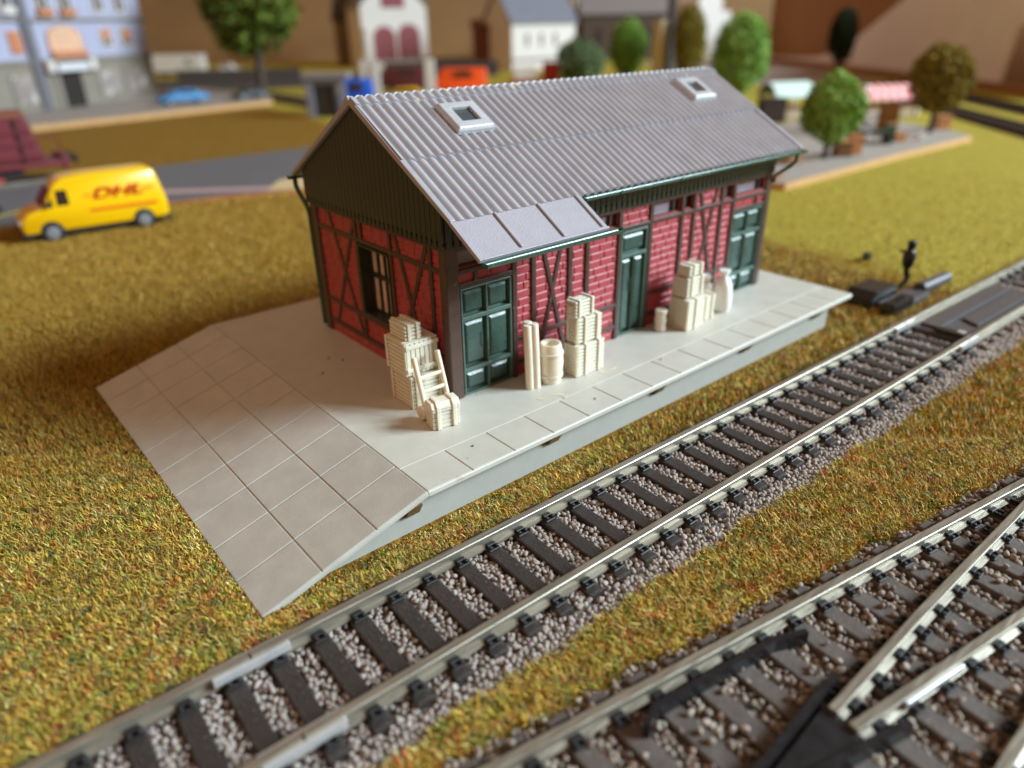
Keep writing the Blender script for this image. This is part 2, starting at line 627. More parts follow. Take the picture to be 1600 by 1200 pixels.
def ico():
    bm = bmesh.new()
    bmesh.ops.create_icosphere(bm, subdivisions=2, radius=1)
    v = np.array([x.co[:] for x in bm.verts])
    f = np.array([[y.index for y in x.verts] for x in bm.faces])
    bm.free()
    return v, f


IV, IF = ico()
VARS = []
for k in range(8):
    vv = IV.copy()
    dirs = rng.normal(size=(7, 3))
    dirs /= np.linalg.norm(dirs, axis=1)[:, None]
    for d in dirs:                     # chop facets off the ball: a stone
        lim = rng.uniform(0.55, 0.85)
        t = vv @ d
        over = np.maximum(t - lim, 0)
        vv -= over[:, None] * d[None, :]
    vv *= rng.uniform(0.8, 1.15, size=3)
    VARS.append(vv)


def grains(name, pos, rad, cols, parent):
    n = len(pos)
    q4 = rng.normal(size=(n, 4))
    q4 /= np.linalg.norm(q4, axis=1)[:, None]
    w, x, y, z = q4.T
    R = np.stack([1 - 2 * (y * y + z * z), 2 * (x * y - z * w), 2 * (x * z + y * w), 2 * (x * y + z * w), 1 - 2 * (x * x + z * z), 2 * (y * z - x * w),
                  2 * (x * z - y * w), 2 * (y * z + x * w), 1 - 2 * (x * x + y * y)], -1).reshape(n, 3, 3)
    vi = rng.integers(0, len(VARS), n)
    base = np.stack(VARS)[vi]
    v = np.einsum('nij,nkj->nki', R, base) * rad[:, None, None] + pos[:, None, :]
    k = len(IV)
    f = IF[None] + (np.arange(n) * k)[:, None, None]
    c = np.repeat(cols, k, axis=0)
    o = np_mesh(name, v.reshape(-1, 3), [f.reshape(-1, 3)], M_GRAIN, c, smooth=False, parent=parent)
    o['kind'] = 'stuff'
    return o


def grain_cols(n, base, spread=0.16):
    c = np.array(lin(base))[None] * rng.normal(1, spread, size=(n, 1)).clip(0.5, 1.6)
    c = c * rng.normal(1, 0.025, size=(n, 3))
    return c.clip(0.01, 0.9)


def poisson_like(x0, x1, y0, y1, step):
    xs = np.arange(x0, x1, step)
    ys = np.arange(y0, y1, step * 0.9)
    X, Y = np.meshgrid(xs, ys)
    X = X + (np.arange(len(ys)) % 2)[:, None] * step / 2
    X = X + rng.normal(0, step * 0.2, X.shape)
    Y = Y + rng.normal(0, step * 0.2, Y.shape)
    return X.ravel(), Y.ravel()


def edge_wave(x):
    return 0.05 * np.sin(x * 1.7) + 0.04 * np.sin(x * 4.3 + 1) + 0.03 * np.sin(x * 9.1 + 2)


TILT = -0.028                   # slope of the siding track


def make_sleeper_mesh():
    b = MB()
    b.box(-0.165, 0.165, -1.37, 1.37, ZR - 0.50, ZR - 0.265)
    me = b.build('sleeper', M_SLEEP, bevel=0.03)
    return me


def make_chair(mat_):
    b = MB()
    for sgn in (-1, 1):
        b.box(-0.13, 0.13, min(sgn * 0.06, sgn * 0.26), max(sgn * 0.06, sgn * 0.26), ZR - 0.27, ZR - 0.225)
        b.box(-0.10, 0.10, min(sgn * 0.05, sgn * 0.15), max(sgn * 0.05, sgn * 0.15), ZR - 0.226, ZR - 0.18)
        for sx in (-0.075, 0.075):
            b.cyl((sx, sgn * 0.2, ZR - 0.226), (sx, sgn * 0.2, ZR - 0.165), 0.045, 0.04, n=7)
    return b.build('rail_chair', mat_, bevel=0.012, seg=1)


SL0 = make_sleeper_mesh()
CH0 = make_chair(M_CHAIR)
first = {'sl': True, 'ch': True}


def put(src, key, loc, rz, parent):
    if first[key]:
        first[key] = False
        o = src
    else:
        o = src.copy()
        COL.objects.link(o)
    o.location = loc
    o.rotation_euler = (0, 0, rz)
    o.parent = parent
    return o


PITCH_S = 0.722


def siding(label, x0, x1, skip=None, group='siding track sections'):
    t = thing('railway_track', label, 'track', (0, 0, 0), 0, group)
    for s in (-1, 1):
        xs = np.linspace(x0, x1, 12)
        rail([(x, yc1(x) + s * 0.955) for x in xs], 'rail', t)
    k0 = math.ceil((x0 + 0.1 + 0.07) / PITCH_S)
    x = k0 * PITCH_S - 0.07
    while x < x1 - 0.05:
        if not (skip and skip[0] < x < skip[1]):
            sl = put(SL0, 'sl', (x, yc1(x), 0), TILT, t)
            for s in (-1, 1):
                put(CH0, 'ch', (0, s * 0.955, 0), 0, sl)
        x += PITCH_S
    # ballast: stones between and beside the sleepers, falling away to the grass
    X, Y = poisson_like(x0, x1, -1.98, 1.42, 0.098)
    lim = 1.80 + edge_wave(X)
    ok = (Y > -lim) & (Y < 1.36 + edge_wave(X + 5) * 0.6)
    if skip:
        ok &= ~((X > skip[0] - .1) & (X < skip[1] + .1) & (np.abs(Y) < 0.8))
    ph = ((X + 0.07) / PITCH_S)
    off = np.abs(ph - np.round(ph)) * PITCH_S
    ok &= ~((off < 0.16) & (np.abs(Y) < 1.36))
    X, Y = X[ok], Y[ok]
    z = ZR - 0.36 - np.clip(np.abs(Y) - 1.25, 0, 1) * 0.26 + rng.normal(0, 0.022, len(X))
    rad = rng.uniform(0.045, 0.068, len(X))
    far = X > 12
    rad[far] *= 1.1
    pos = np.stack([X, Y + yc1(X), z], -1)
    grains('ballast', pos, rad, grain_cols(len(X), (160, 147, 140), 0.12), t)
    b = MB()
    n = 14
    xs = np.linspace(x0, x1, n)
    vs = []
    for xx in xs:
        for yy, zz in ((-1.86, G + 0.003), (-1.2, ZR - 0.42), (1.2, ZR - 0.42), (1.42, G + 0.003)):
            vs.append((xx, yc1(xx) + yy, zz))
    fs = []
    for i in range(n - 1):
        for j in range(3):
            fs.append((i * 4 + j, i * 4 + j + 1, (i + 1) * 4 + j + 1, (i + 1) * 4 + j))
    b.add(vs, fs)
    b.build('ballast_bed', M_BALB, t, recalc=False)
    return t


XA, XB = -6.92, 14.62
TL_ = siding('siding track section at the lower left, left of the rail joint', -11.5, XA - 0.02)
TM_ = siding('long middle siding track section in front of the grey platform', XA + 0.02, XB - 0.02)
TR_ = siding('far siding track section carrying the dark uncoupler ramp', XB + 0.02, 52, skip=(14.9, 21.6))
for xj, par in ((XA, TM_), (XB, TR_)):
    for s in (-1, 1):
        b = MB()
        y = yc1(xj) + s * 0.955
        for side in (-1, 1):
            Mj = Matrix.Translation((xj, y, 0)) @ Matrix.Rotation(TILT, 4, 'Z')
            b.box(-0.62, 0.62, min(side * 0.05, side * 0.15), max(side * 0.05, side * 0.15), ZR - 0.20, ZR - 0.055, Mj)
        b.build('rail_joiner', M_JOIN, par, bevel=0.012)

# uncoupler ramp between the rails
t = thing('uncoupler_ramp', 'dark plastic uncoupler ramp lying between the far siding rails', 'uncoupler', (15.0, yc1(15.0), 0), TILT)
b = MB()
b.box(0.0, 6.3, -0.78, 0.78, ZR - 0.45, ZR - 0.20)
b.build('base', M_GREYP, t, bevel=0.04)
b = MB()
b.box(0.25, 6.1, 0.08, 0.68, ZR - 0.197, ZR - 0.10)
b.build('lifting_plate', M_GREYP, t, bevel=0.04)
b = MB()
b.prism([(1.4, -0.62), (6.1, -0.62), (6.1, -0.02), (1.7, -0.02)], lambda u, v, d: (u, v, d), ZR - 0.197, ZR - 0.12)
b.build('lifting_plate', M_GREYP, t, bevel=0.03)
b = MB()
b.box(-0.02, 0.30, -0.72, 0.1, ZR - 0.2, ZR - 0.06)
b.build('end_stop', M_BLACK, t, bevel=0.03)
b = MB()
b.box(0.1, 0.32, -0.69, -0.48, ZR - 0.059, ZR - 0.03)
b.build('contact', M_JOIN, t)

# point lever unit beside the far siding track
t = thing('point_lever', 'black point lever box with leaning lantern beside the platform end', 'point lever', (17.6, -2.75, G), TILT)
b = MB()
b.prism([(-1.55, 0), (-1.55, 0.35), (-1.2, 0.62), (0.2, 0.62), (0.35, 0.3), (0.35, 0)], lambda u, v, d: (u, d, v), -0.15, 0.9)
b.build('housing', M_BLACK, t, bevel=0.05)
b = MB()
b.box(-1.3, 1.2, -0.95, -0.2, 0, 0.32)
b.build('base_plate', M_GREYP, t, bevel=0.06)
b = MB()
b.box(-1.7, -0.2, -1.0, -0.55, 0.1, 0.5)
b.build('end_block', M_BLACK, t, bevel=0.05)
b = MB()
b.cyl((1.15, -0.55, 0.33), (3.2, -0.62, 0.36), 0.24, n=14)
b.build('coil_cover', M_GREYP, t, bevel=0.05, smooth=40)
b = MB()
b.tube([(1.35, 0.25, 0.1), (1.7, 0.2, 0.35), (1.75, 0.22, 0.55), (1.62, 0.25, 0.75)], 0.1, n=8)
b.build('lever_foot', M_BLACK, t, smooth=50)
lt = MB()
lt.lathe([(0.06, 0.55), (0.1, 0.8), (0.2, 0.95), (0.24, 1.3), (0.17, 1.5), (0.12, 1.56), (0.15, 1.62), (0.16, 1.86), (0.12, 1.9)], c=(1.62, 0.25, 0), n=10)
o = lt.build('lantern', M_BLACK, t, smooth=40)
b = MB()
b.tube([(1.6, 0.3, 1.46), (1.35, 0.52, 1.5)], 0.05, n=6)
b.build('lantern_arm', M_BLACK, o)
# small dark foliage tuft on the grass
b = MB()
for k in range(26):
    a = random.uniform(0, 6.28)
    r = random.uniform(0, 0.28)
    c0 = Vector((21.9 + r * math.cos(a), 0.1 + r * math.sin(a), G + random.uniform(0.02, 0.24)))
    b.cyl(c0, c0 + Vector((random.uniform(-.1, .1), random.uniform(-.1, .1), 0.1)), 0.09, 0.03, n=5)
tag(b.build('foliage_tuft', pm('tuft_green', (40, 56, 38), 0.8)), 'small dark green tuft lying on the brown grass', 'foliage tuft')

# ------------------------------------------------------------------ turnout in the foreground
TT = thing('railway_turnout', 'dusty turnout track with crossing rails in the lower right foreground', 'turnout', (0, 0, 0))


def yB(x):
    return -10.97 - 0.19 * x


YA, YC = -10.47, -12.38


def yC(x):                      # near stock rail: straight, then bending along the common track
    return YC - max(0.0, x - 7.2) * 0.18


rail([(x, yt2(x)) for x in np.linspace(-9.5, 24, 16)], 'stock_rail', TT)
rail([(-9, YC), (0, YC), (6.8, YC), (7.6, yC(7.6)), (24, yC(24))], 'stock_rail', TT)
rail([(-0.95, YA), (2, YA + 0.0), (5.0, YA - 0.05), (7.8, YA - 0.10)], 'crossing_rail', TT)
rail([(-1.0, yB(-1.0) - 0.02), (3.5, yB(3.5)), (6.6, yB(6.6) + 0.05)], 'crossing_rail', TT)
rail([(-9, yB(-9) - 0.05), (-5, yB(-5) - 0.04), (-3.2, yB(-3.2) - .03)], 'closure_rail', TT)
rail([(-9, YA + 0.15), (-5, YA + 0.1), (-3.1, YA + 0.03)], 'closure_rail', TT)
gp = [(-0.06, 0), (0.06, 0), (0.06, 0.29), (-0.06, 0.29)]
for nm, pts in (('wing_rail', [(-3.6, YA + 0.30), (-2.4, YA + 0.18), (-0.3, YA + 0.30)]), ('wing_rail', [(-3.3, yB(-3.3) - 0.30), (-1.9, yB(-1.9) - 0.22), (-0.3, yB(-.3) - 0.36)])):
    rail(pts, nm, TT, M_BLACK, gp)
b = MB()
b.prism([(-3.4, YA + 0.0), (-3.4, yB(-3.4) - 0.14), (-1.0, yB(-1.0) - 0.18), (-0.85, YA + 0.14)], lambda u, v, d: (u, v, d), ZR - 0.30, ZR - 0.075)
b.build('frog', M_BLACK, TT, bevel=0.03)
rail([(-3.15, yt2(-3.15) - 0.56), (-2.8, yt2(-2.8) - 0.36), (-0.4, yt2(-0.4) - 0.36), (0.15, yt2(.15) - 0.52)], 'guard_rail', TT, M_BLACK, [(-0.05, 0), (0.05, 0), (0.05, 0.26), (-0.05, 0.26)])
for xj in (-0.15,):
    b = MB()
    Mj = Matrix.Translation((xj + .9, yB(xj + .9), 0)) @ Matrix.Rotation(math.atan(-0.19), 4, 'Z')
    b.box(-0.7, 0.7, -0.13, -0.06, ZR - 0.22, ZR - 0.09, Mj)
    b.build('rail_joiner', M_JOIN, TT, bevel=0.012)
CH1 = make_chair(M_CHAIR)
firstc = [True]
TX = []
xs0 = -9.0
while xs0 < 23.5:
    TX.append(xs0)
    xs0 += 0.725
DS = Vector((-0.085, -1, 0)).normalized()       # direction of the turnout sleepers, far to near
for x in TX:
    p0 = Vector((x, yt2(x), 0)) - DS * 0.42
    ln = (p0.y - (yC(x) - 0.42)) / -DS.y
    b = MB()
    Ms = Matrix.Translation((p0.x, p0.y, 0)) @ Matrix.Rotation(math.atan2(DS.y, DS.x), 4, 'Z')
    b.box(0, ln, -0.175, 0.175, ZR - 0.50, ZR - 0.27, Ms)
    sl = b.build('sleeper', M_SLEEPD, TT, bevel=0.03)
    for kind_ in ('t2', 'A', 'B', 'C'):
        if kind_ == 't2':
            d = 0.42
        else:
            tgt = {'A': YA, 'C': yC(x - 0.15)}.get(kind_)
            if tgt is None:
                # intersect p0 + DS d with B
                d = (yB(p0.x) - p0.y) / (DS.y + 0.19 * DS.x)
            else:
                d = (tgt - p0.y) / DS.y
        if kind_ == 'A' and (x > 7.2 or -3.2 < x < -0.9):
            continue
        if kind_ == 'B' and (-3.2 < x < -0.6 or x > 6.0):
            continue
        if d < 0.6 and kind_ != 't2':
            continue
        pt = p0 + DS * d
        o = CH1 if firstc[0] else CH1.copy()
        if not firstc[0]:
            COL.objects.link(o)
        firstc[0] = False
        o.location = (pt.x, pt.y, 0)
        o.rotation_euler = (0, 0, -0.18 if kind_ in ('t2', 'B') else 0)
        o.parent = sl
X, Y = poisson_like(-9.2, 23.6, -16.6, -6.6, 0.103)
ok = (Y < yt2(X) + 0.62 + edge_wave(X * 1.3) * 1.2) & (Y > YC - 0.9 - np.maximum(0, X - 7.2) * 0.18)
P2 = np.stack([X, Y], -1)
ph = np.full(len(X), 9.0)
for x in TX:
    p0 = np.array([x, yt2(x)])
    rel = P2 - p0
    dist = np.abs(rel[:, 0] * -DS.y + rel[:, 1] * DS.x)
    inside = (Y < yt2(X) + 0.42)
    ph = np.where(inside, np.minimum(ph, dist), ph)
drop = (ph < 0.185) & (rng.random(len(X)) > 0.05)      # a few stones lie on the sleepers
ok &= ~drop
X, Y, ph = X[ok], Y[ok], ph[ok]
z = ZR - 0.365 - np.clip(Y - yt2(X) - 0.25, 0, 1) * 0.3 + rng.normal(0, 0.045, len(X))
z[ph < 0.185] = ZR - 0.23
rad = rng.uniform(0.04, 0.078, len(X))
grains('ballast', np.stack([X, Y, z], -1), rad, grain_cols(len(X), (152, 138, 127), 0.22), TT)
b = MB()
vs, fs = [], []
xs = np.linspace(-9.3, 23.7, 14)
for xx in xs:
    for yy, zz in ((yt2(xx) + 0.62, G + 0.003), (yt2(xx) + 0.3, ZR - 0.42), (yC(xx) - 0.9, ZR - 0.42), (yC(xx) - 1.3, G + .003)):
        vs.append((xx, yy, zz))
for i in range(len(xs) - 1):
    for j in range(3):
        fs.append((i * 4 + j, i * 4 + j + 1, (i + 1) * 4 + j + 1, (i + 1) * 4 + j))
b.add(vs, fs)
b.build('ballast_bed', M_BALB, TT, recalc=False)

# ------------------------------------------------------------------ platform
PX0, PXC, PX1, PYF, PYB = -6.287, -2.69, 14.54, -2.80, 9.254
PL = thing('loading_platform', 'grey slab loading platform with long ramp under the goods shed', 'platform', (0, 0, 0))
b = MB()
b.box(PXC, PX1, PYF, PYB, -0.17, -0.022)
b.build('deck', M_CONC, PL, bevel=0.04, seg=3)
b = MB()
b.box(PXC + 0.01, PX1 - 0.03, -1.735, PYB - 0.03, -0.03, 0.0)
n = 15
pit = (PX1 - PXC) / n
for i in range(n):
    b.box(PXC + i * pit + 0.012, PXC + (i + 1) * pit - 0.012 - (0.03 if i == n - 1 else 0), PYF + 0.012, -1.757, -0.03, 0.0)
b.build('slabs', M_CONC, PL, bevel=0.018)
for k, (sx0, sy0, pts) in enumerate(((1.55, -1.35, [(0, 0), (.35, -.06), (.62, -.16), (.70, -.30), (.55, -.42), (.50, -.36), (.58, -.28), (.5, -.18), (.3, -.11), (0, -.05)]), (3.75, -1.32, [(0, 0), (.3, .05), (.55, .02), (.62, -.08), (.3, -.12), (.05, -.08)]))):
    b = MB()
    b.prism([(sx0 + u, sy0 + v) for u, v in pts], lambda u, v, d: (u, v, d), 0.0005, 0.009)
    b.build('glue_smear', pm('dried_glue', (206, 196, 168), 0.2, coat=0.3), PL, bevel=0.004, seg=1)
for sx0, sy0 in ((-1.0, -2.05), (-1.75, 3.6), (-1.2, 4.35), (-0.95, 4.0), (2.6, -2.3), (5.6, -1.9)):
    b = MB()
    b.cyl((sx0, sy0, 0.0), (sx0 + 0.05, sy0 + 0.03, 0.02), 0.022, 0.012, n=5)
    b.build('crumb', pm('crumb_dark', (84, 70, 52), 0.8), PL)
# ramp: plate and tiles
sl_len = math.hypot(PXC - PX0, G + 0.0)
ang = math.atan2(-G - 0.03, PXC - PX0)
Mr = Matrix.Translation((PXC, 0, 0)) @ Matrix.Rotation(-ang, 4, 'Y') @ Matrix.Scale(-1, 4, (1, 0, 0))
b = MB()
b.box(0.0, sl_len, PYF, PYB, -0.15, -0.02, Mr)
rp = b.build('ramp', M_RAMP, PL, bevel=0.03)
b = MB()
rows = 10
rw = (PYB - PYF) / rows
third = sl_len / 3
for i in range(rows):
    for j in range(3):
        b.box(j * third + 0.008, (j + 1) * third - 0.012 + (0.03 if j == 2 else 0), PYF + 0.008 + i * rw, PYF + (i + 1) * rw - 0.016, -0.03, 0.004, Mr)
b.build('ramp_tiles', M_RAMP, rp, bevel=0.022)
b = MB()
# recessed supporting wall below the deck and the wedge below the ramp
b.prism([(PX0 + 0.5, G + 0.0), (13.6, G), (13.6, -0.16), (PXC, -0.16)], lambda u, v, d: (u, d, v), PYF + 0.30, PYF + 0.50)
b.build('retaining_wall', M_WALLP, PL)
b = MB()
b.prism([(PX0 + 0.5, G + 0.0), (13.6, G), (13.6, -0.16), (PXC, -0.16)], lambda u, v, d: (u, d, v), PYB - 0.44, PYB - 0.24)
b.build('retaining_wall', M_WALLP, PL)
b = MB()
b.box(13.4, 13.6, PYF + 0.44, PYB - 0.44, G, -0.16)
b.build('retaining_wall', M_WALLP, PL)
for i, xx in enumerate((-2.95, 0.95, 4.75, 8.75, 12.7)):
    b = MB()
    zt = -0.17 if xx > PXC else -0.30
    b.prism([(PYF + 0.06, zt), (PYF + 0.31, zt), (PYF + 0.31, zt - 0.32), (PYF + 0.22, zt - 0.28)], lambda u, v, d: (d, u, v), xx - 0.16, xx + 0.16)
    b.build('bracket', M_BRACK, PL)

# ------------------------------------------------------------------ goods shed
SH = thing('goods_shed', 'half timbered red brick goods shed with grey corrugated roof', 'shed', (0, 0, 0))
LB, WB = 13.0, 6.52


def Pf(u, v, d):
    return Vector((u, -d, v))


def Pg(u, v, d):
    return Vector((-d, u, v))


def Pr(u, v, d):
    return Vector((LB + d, u, v))


def Pk(u, v, d):
    return Vector((u, WB + d, v))


def brick_wall(P, U, V, openings, bw=0.50, bh=0.212, top=None):
    us = sorted({0, U} | {a for o in openings for a in o[:2]})
    vs = sorted({0, V} | {a for o in openings for a in o[2:]})
    b = MB()
    for i in range(len(us) - 1):
        for j in range(len(vs) - 1):
            cu, cv = (us[i] + us[i + 1]) / 2, (vs[j] + vs[j + 1]) / 2
            if any(o[0] < cu < o[1] and o[2] < cv < o[3] for o in openings):
                continue
            b.add([P(us[i], vs[j], 0), P(us[i + 1], vs[j], 0), P(us[i + 1], vs[j + 1], 0), P(us[i], vs[j + 1], 0)], [(0, 1, 2, 3)])
    for o in openings:                      # reveals
        a, c, d, f = o
        for q0, q1 in (((a, d), (a, f)), ((a, f), (c, f)), ((c, f), (c, d)), ((c, d), (a, d))):
            b.add([P(*q0, 0), P(*q1, 0), P(*q1, -0.4), P(*q0, -0.4)], [(0, 1, 2, 3)])
    r = random.Random(3)
    row = 0
    v = 0.02
    while v < V - 0.05:
        u = -0.25 * (row % 2) - (0.12 if row % 3 == 0 else 0)
        v1 = min(v + bh - 0.02, V)
        while u < U:
            w = bw if r.random() > 0.18 else bw * 0.55
            segs = [(max(u, 0.0), min(u + w - 0.024, U))]
            for o in openings:
                if v1 > o[2] and v < o[3]:
                    ns = []
                    for s0, s1 in segs:
                        if s1 <= o[0] or s0 >= o[1]:
                            ns.append((s0, s1))
                        else:
                            if s0 < o[0]:
                                ns.append((s0, o[0]))
                            if s1 > o[1]:
                                ns.append((o[1], s1))
                    segs = ns
            h = 0.024 + r.uniform(-0.002, 0.002)
            for s0, s1 in segs:
                if s1 - s0 < 0.05:
                    continue
                i_, it = 0.012, 0.030
                b.add([P(s0, v, 0), P(s1, v, 0), P(s1, v1, 0), P(s0, v1, 0), P(s0 + i_, v + i_, h), P(s1 - i_, v + i_, h), P(s1 - i_, v1 - it, h), P(s0 + i_, v1 - it, h)],
                      [(4, 5, 6, 7), (0, 1, 5, 4), (1, 2, 6, 5), (2, 3, 7, 6), (3, 0, 4, 7)])
            u += w
        v += bh
        row += 1
    return b


DOORS = [(0.32, 1.88, 0.0, 2.80), (5.87, 6.98, 0.0, 3.13), (11.16, 12.78, 0.0, 2.78)]
UPW = [(4.62, 5.68, 3.32, 3.70), (7.20, 8.36, 3.32, 3.70), (8.58, 8.96, 3.32, 3.70), (10.52, 10.96, 3.32, 3.70), (11.14, 12.72, 3.34, 3.70), (0.34, 1.88, 3.32, 3.70)]
GWIN = (2.44, 4.0, 1.18, 3.16)
brick_wall(Pf, LB, 4.3, DOORS + UPW).build('brick_wall', M_BRICK, SH, recalc=False)
brick_wall(Pg, WB, 4.2, [GWIN]).build('brick_wall', M_BRICK, SH, recalc=False)
brick_wall(Pr, WB, 4.2, []).build('brick_wall', M_BRICK, SH, recalc=False)
brick_wall(Pk, LB, 4.3, []).build('brick_wall', M_BRICK, SH, recalc=False)
b = MB()
b.box(0.45, LB - 0.45, 0.45, WB - 0.45, 0.05, 4.0)
b.build('inner_core', pm('inside_dark', (28, 24, 22), 0.9), SH)


def beam(P, u0, v0, u1, v1, w, d, name):
    b = MB()
    a = Vector((u0, v0))
    c = Vector((u1, v1))
    t = (c - a).normalized()
    s = Vector((-t.y, t.x)) * w / 2
    poly = [a + s, a - s, c - s, c + s]
    b.prism([(p.x, p.y) for p in poly], P, 0.002, d)
    return b.build(name, M_TIMBER, SH, bevel=0.018)


def post(P, u, v0, v1, w=0.15, d=0.075):
    return beam(P, u, v0, u, v1, w, d, 'timber_post')


def hrail(P, u0, u1, v, w=0.12, d=0.068):
    return beam(P, u0, v, u1, v, w, d, 'timber_rail')


def brace(P, u0, v0, u1, v1, w=0.13, d=0.06):
    return beam(P, u0, v0, u1, v1, w, d, 'timber_brace')


# front wall
for u in (1.97, 5.78, 7.07, 11.06):
    post(Pf, u, 0.0, 3.86)
for u in (2.6, 3.88, 4.52, 8.48, 9.05, 10.42):
    post(Pf, u, 0.34, 3.86)
for a, c in ((2.04, 5.71), (7.14, 10.99)):
    hrail(Pf, a, c, 0.40)
    hrail(Pf, a, c, 1.06)
hrail(Pf, 0.28, 12.82, 3.22, d=0.07)
hrail(Pf, 0.28, 12.82, 3.79, d=0.08)
hrail(Pf, 0.28, 1.9, 2.88, d=0.07)
hrail(Pf, 11.1, 12.82, 2.86, d=0.07)
for u in (0.78,):
    post(Pf, u, 2.94, 3.17, 0.12)
post(Pf, 12.35, 2.92, 3.17, 0.10)
brace(Pf, 2.97, 3.17, 3.69, 0.45)
brace(Pf, 3.55, 3.17, 2.83, 0.45, d=0.055)
brace(Pf, 9.33, 3.73, 10.27, 0.45)
brace(Pf, 10.17, 3.73, 9.22, 0.45, d=0.055)
# gable wall facing the ramp
for u in (0.58, 2.36, 4.09):
    post(Pg, u, 0.34, 3.86, 0.13)
post(Pg, 3.80, 3.3, 3.8, 0.11)
hrail(Pg, 0.2, 6.3, 0.38)
hrail(Pg, 0.2, 2.4, 1.08)
hrail(Pg, 4.02, 6.3, 1.08)
hrail(Pg, 2.4, 4.05, 1.10, w=0.15, d=0.085)
hrail(Pg, 0.2, 6.3, 3.25)
hrail(Pg, 0.2, 6.3, 3.82, d=0.08)
brace(Pg, 5.58, 3.76, 4.25, 0.44)
brace(Pg, 4.16, 3.76, 5.80, 0.44, d=0.055)
brace(Pg, 2.13, 3.76, 0.98, 0.44)
brace(Pg, 0.74, 3.76, 2.28, 0.44, d=0.055)
# corner posts
for x0, x1, y0, y1 in ((-0.085, 0.28, -0.085, 0.20), (12.80, 13.085, -0.085, 0.20), (-0.085, 0.28, 6.24, 6.605), (12.8, 13.085, 6.3, 6.605)):
    b = MB()
    b.box(x0, x1, y0, y1, 0.0, 3.9)
    b.build('corner_post', mat('corner_timber', (78, 57, 48), 0.4, var=0.25, scale=5, bump=0.2, bscale=25, rvar=0.1, spots=[((132, 112, 98), 2.9, 0.70), ((150, 134, 120), 11, 0.72)]), SH, bevel=0.03)
# right wall: plain framing
for u in (2.2, 4.3):
    post(Pr, u, 0.34, 3.86)
for v in (0.4, 1.08, 3.25, 3.82):
    hrail(Pr, 0.2, 6.3, v)


def door(u0, u1, v0, v1, cells, handles=()):
    """cells: raised panels (u0, u1, v0, v1); frame bars are what is left between them"""
    g = 0.055
    b = MB()
    b.box(u0, u1, 0.12, 0.16, v0 + 0.02, v1)
    us = sorted({u0, u1} | {c for q in cells for c in (q[0] - g, q[1] + g)})
    vs = sorted({v0 + 0.02, v1} | {c for q in cells for c in (q[2] - g, q[3] + g)})
    for i in range(len(us) - 1):
        for j in range(len(vs) - 1):
            cu, cv = (us[i] + us[i + 1]) / 2, (vs[j] + vs[j + 1]) / 2
            if any(q[0] - g < cu < q[1] + g and q[2] - g < cv < q[3] + g for q in cells):
                continue
            b.box(us[i], us[i + 1], -0.045, 0.12, vs[j], vs[j + 1])
    bmw = bmesh.new()
    me = bpy.data.meshes.new('tmp')
    me.from_pydata(b.v, [], b.f)
    bmw.from_mesh(me)
    bmesh.ops.remove_doubles(bmw, verts=bmw.verts, dist=0.0005)
    # drop the internal double faces between neighbouring bars
    seen = {}
    for f in bmw.faces:
        seen.setdefault(tuple(sorted(v.index for v in f.verts)), []).append(f)
    bmesh.ops.delete(bmw, geom=[f for fl in seen.values() if len(fl) > 1 for f in fl], context='FACES')
    bmw.to_mesh(me)
    bmw.free()
    b2 = MB()
    b2.v = [v.co[:] for v in me.vertices]
    b2.f = [tuple(pl.vertices) for pl in me.polygons]
    bpy.data.meshes.remove(me)
    d = b2.build('door', M_GREEN2, SH, bevel=0.014)
    for q in cells:
        pb_ = MB()
        i_ = 0.06
        pb_.add([Pf(q[0], q[2], -0.12), Pf(q[1], q[2], -0.12), Pf(q[1], q[3], -0.12), Pf(q[0], q[3], -0.12),
                 Pf(q[0], q[2], -0.06), Pf(q[1], q[2], -0.06), Pf(q[1], q[3], -0.06), Pf(q[0], q[3], -0.06),
                 Pf(q[0] + i_, q[2] + i_ * 1.3, -0.005), Pf(q[1] - i_, q[2] + i_ * 1.3, -0.005), Pf(q[1] - i_, q[3] - i_ * 1.3, -0.005), Pf(q[0] + i_, q[3] - i_ * 1.3, -0.005)],
                [(0, 1, 5, 4), (1, 2, 6, 5), (2, 3, 7, 6), (3, 0, 4, 7), (4, 5, 9, 8), (5, 6, 10, 9), (6, 7, 11, 10), (7, 4, 8, 11), (8, 9, 10, 11)])
        pb_.build('panel', M_GREEN, d, bevel=0.012)
    for hu, hv in handles:
        hb = MB()
        hb.tube([Pf(hu, hv, 0.0), Pf(hu, hv + 0.05, 0.03), Pf(hu, hv + 0.33, 0.03), Pf(hu, hv + 0.38, 0.0)], 0.013, n=6)
        hb.build('handle', M_GREEN2, d)
    return d


def two_leaf(u0, u1, v1, rails):
    mid_ = (u0 + u1) / 2
    rows_ = [0.0] + rails + [v1]
    cells = []
    for a, c in ((u0 + 0.11, mid_ - 0.08), (mid_ + 0.08, u1 - 0.11)):
        for k in range(len(rows_) - 1):
            cells.append((a, c, rows_[k] + 0.12, rows_[k + 1] - 0.10))
    return cells


door(0.32, 1.88, 0, 2.80, two_leaf(0.32, 1.88, 2.80, [0.68, 2.02]), ((0.93, 1.2), (1.25, 1.25)))
door(5.87, 6.98, 0, 3.13, [(5.99, 6.36, 0.13, 2.30), (6.50, 6.86, 0.13, 2.30), (5.99, 6.86, 2.52, 3.0)], ((6.32, 1.35),))
door(11.16, 12.78, 0, 2.78, two_leaf(11.16, 12.78, 2.78, [0.68, 2.02]), ((11.8, 1.2), (12.1, 1.2)))

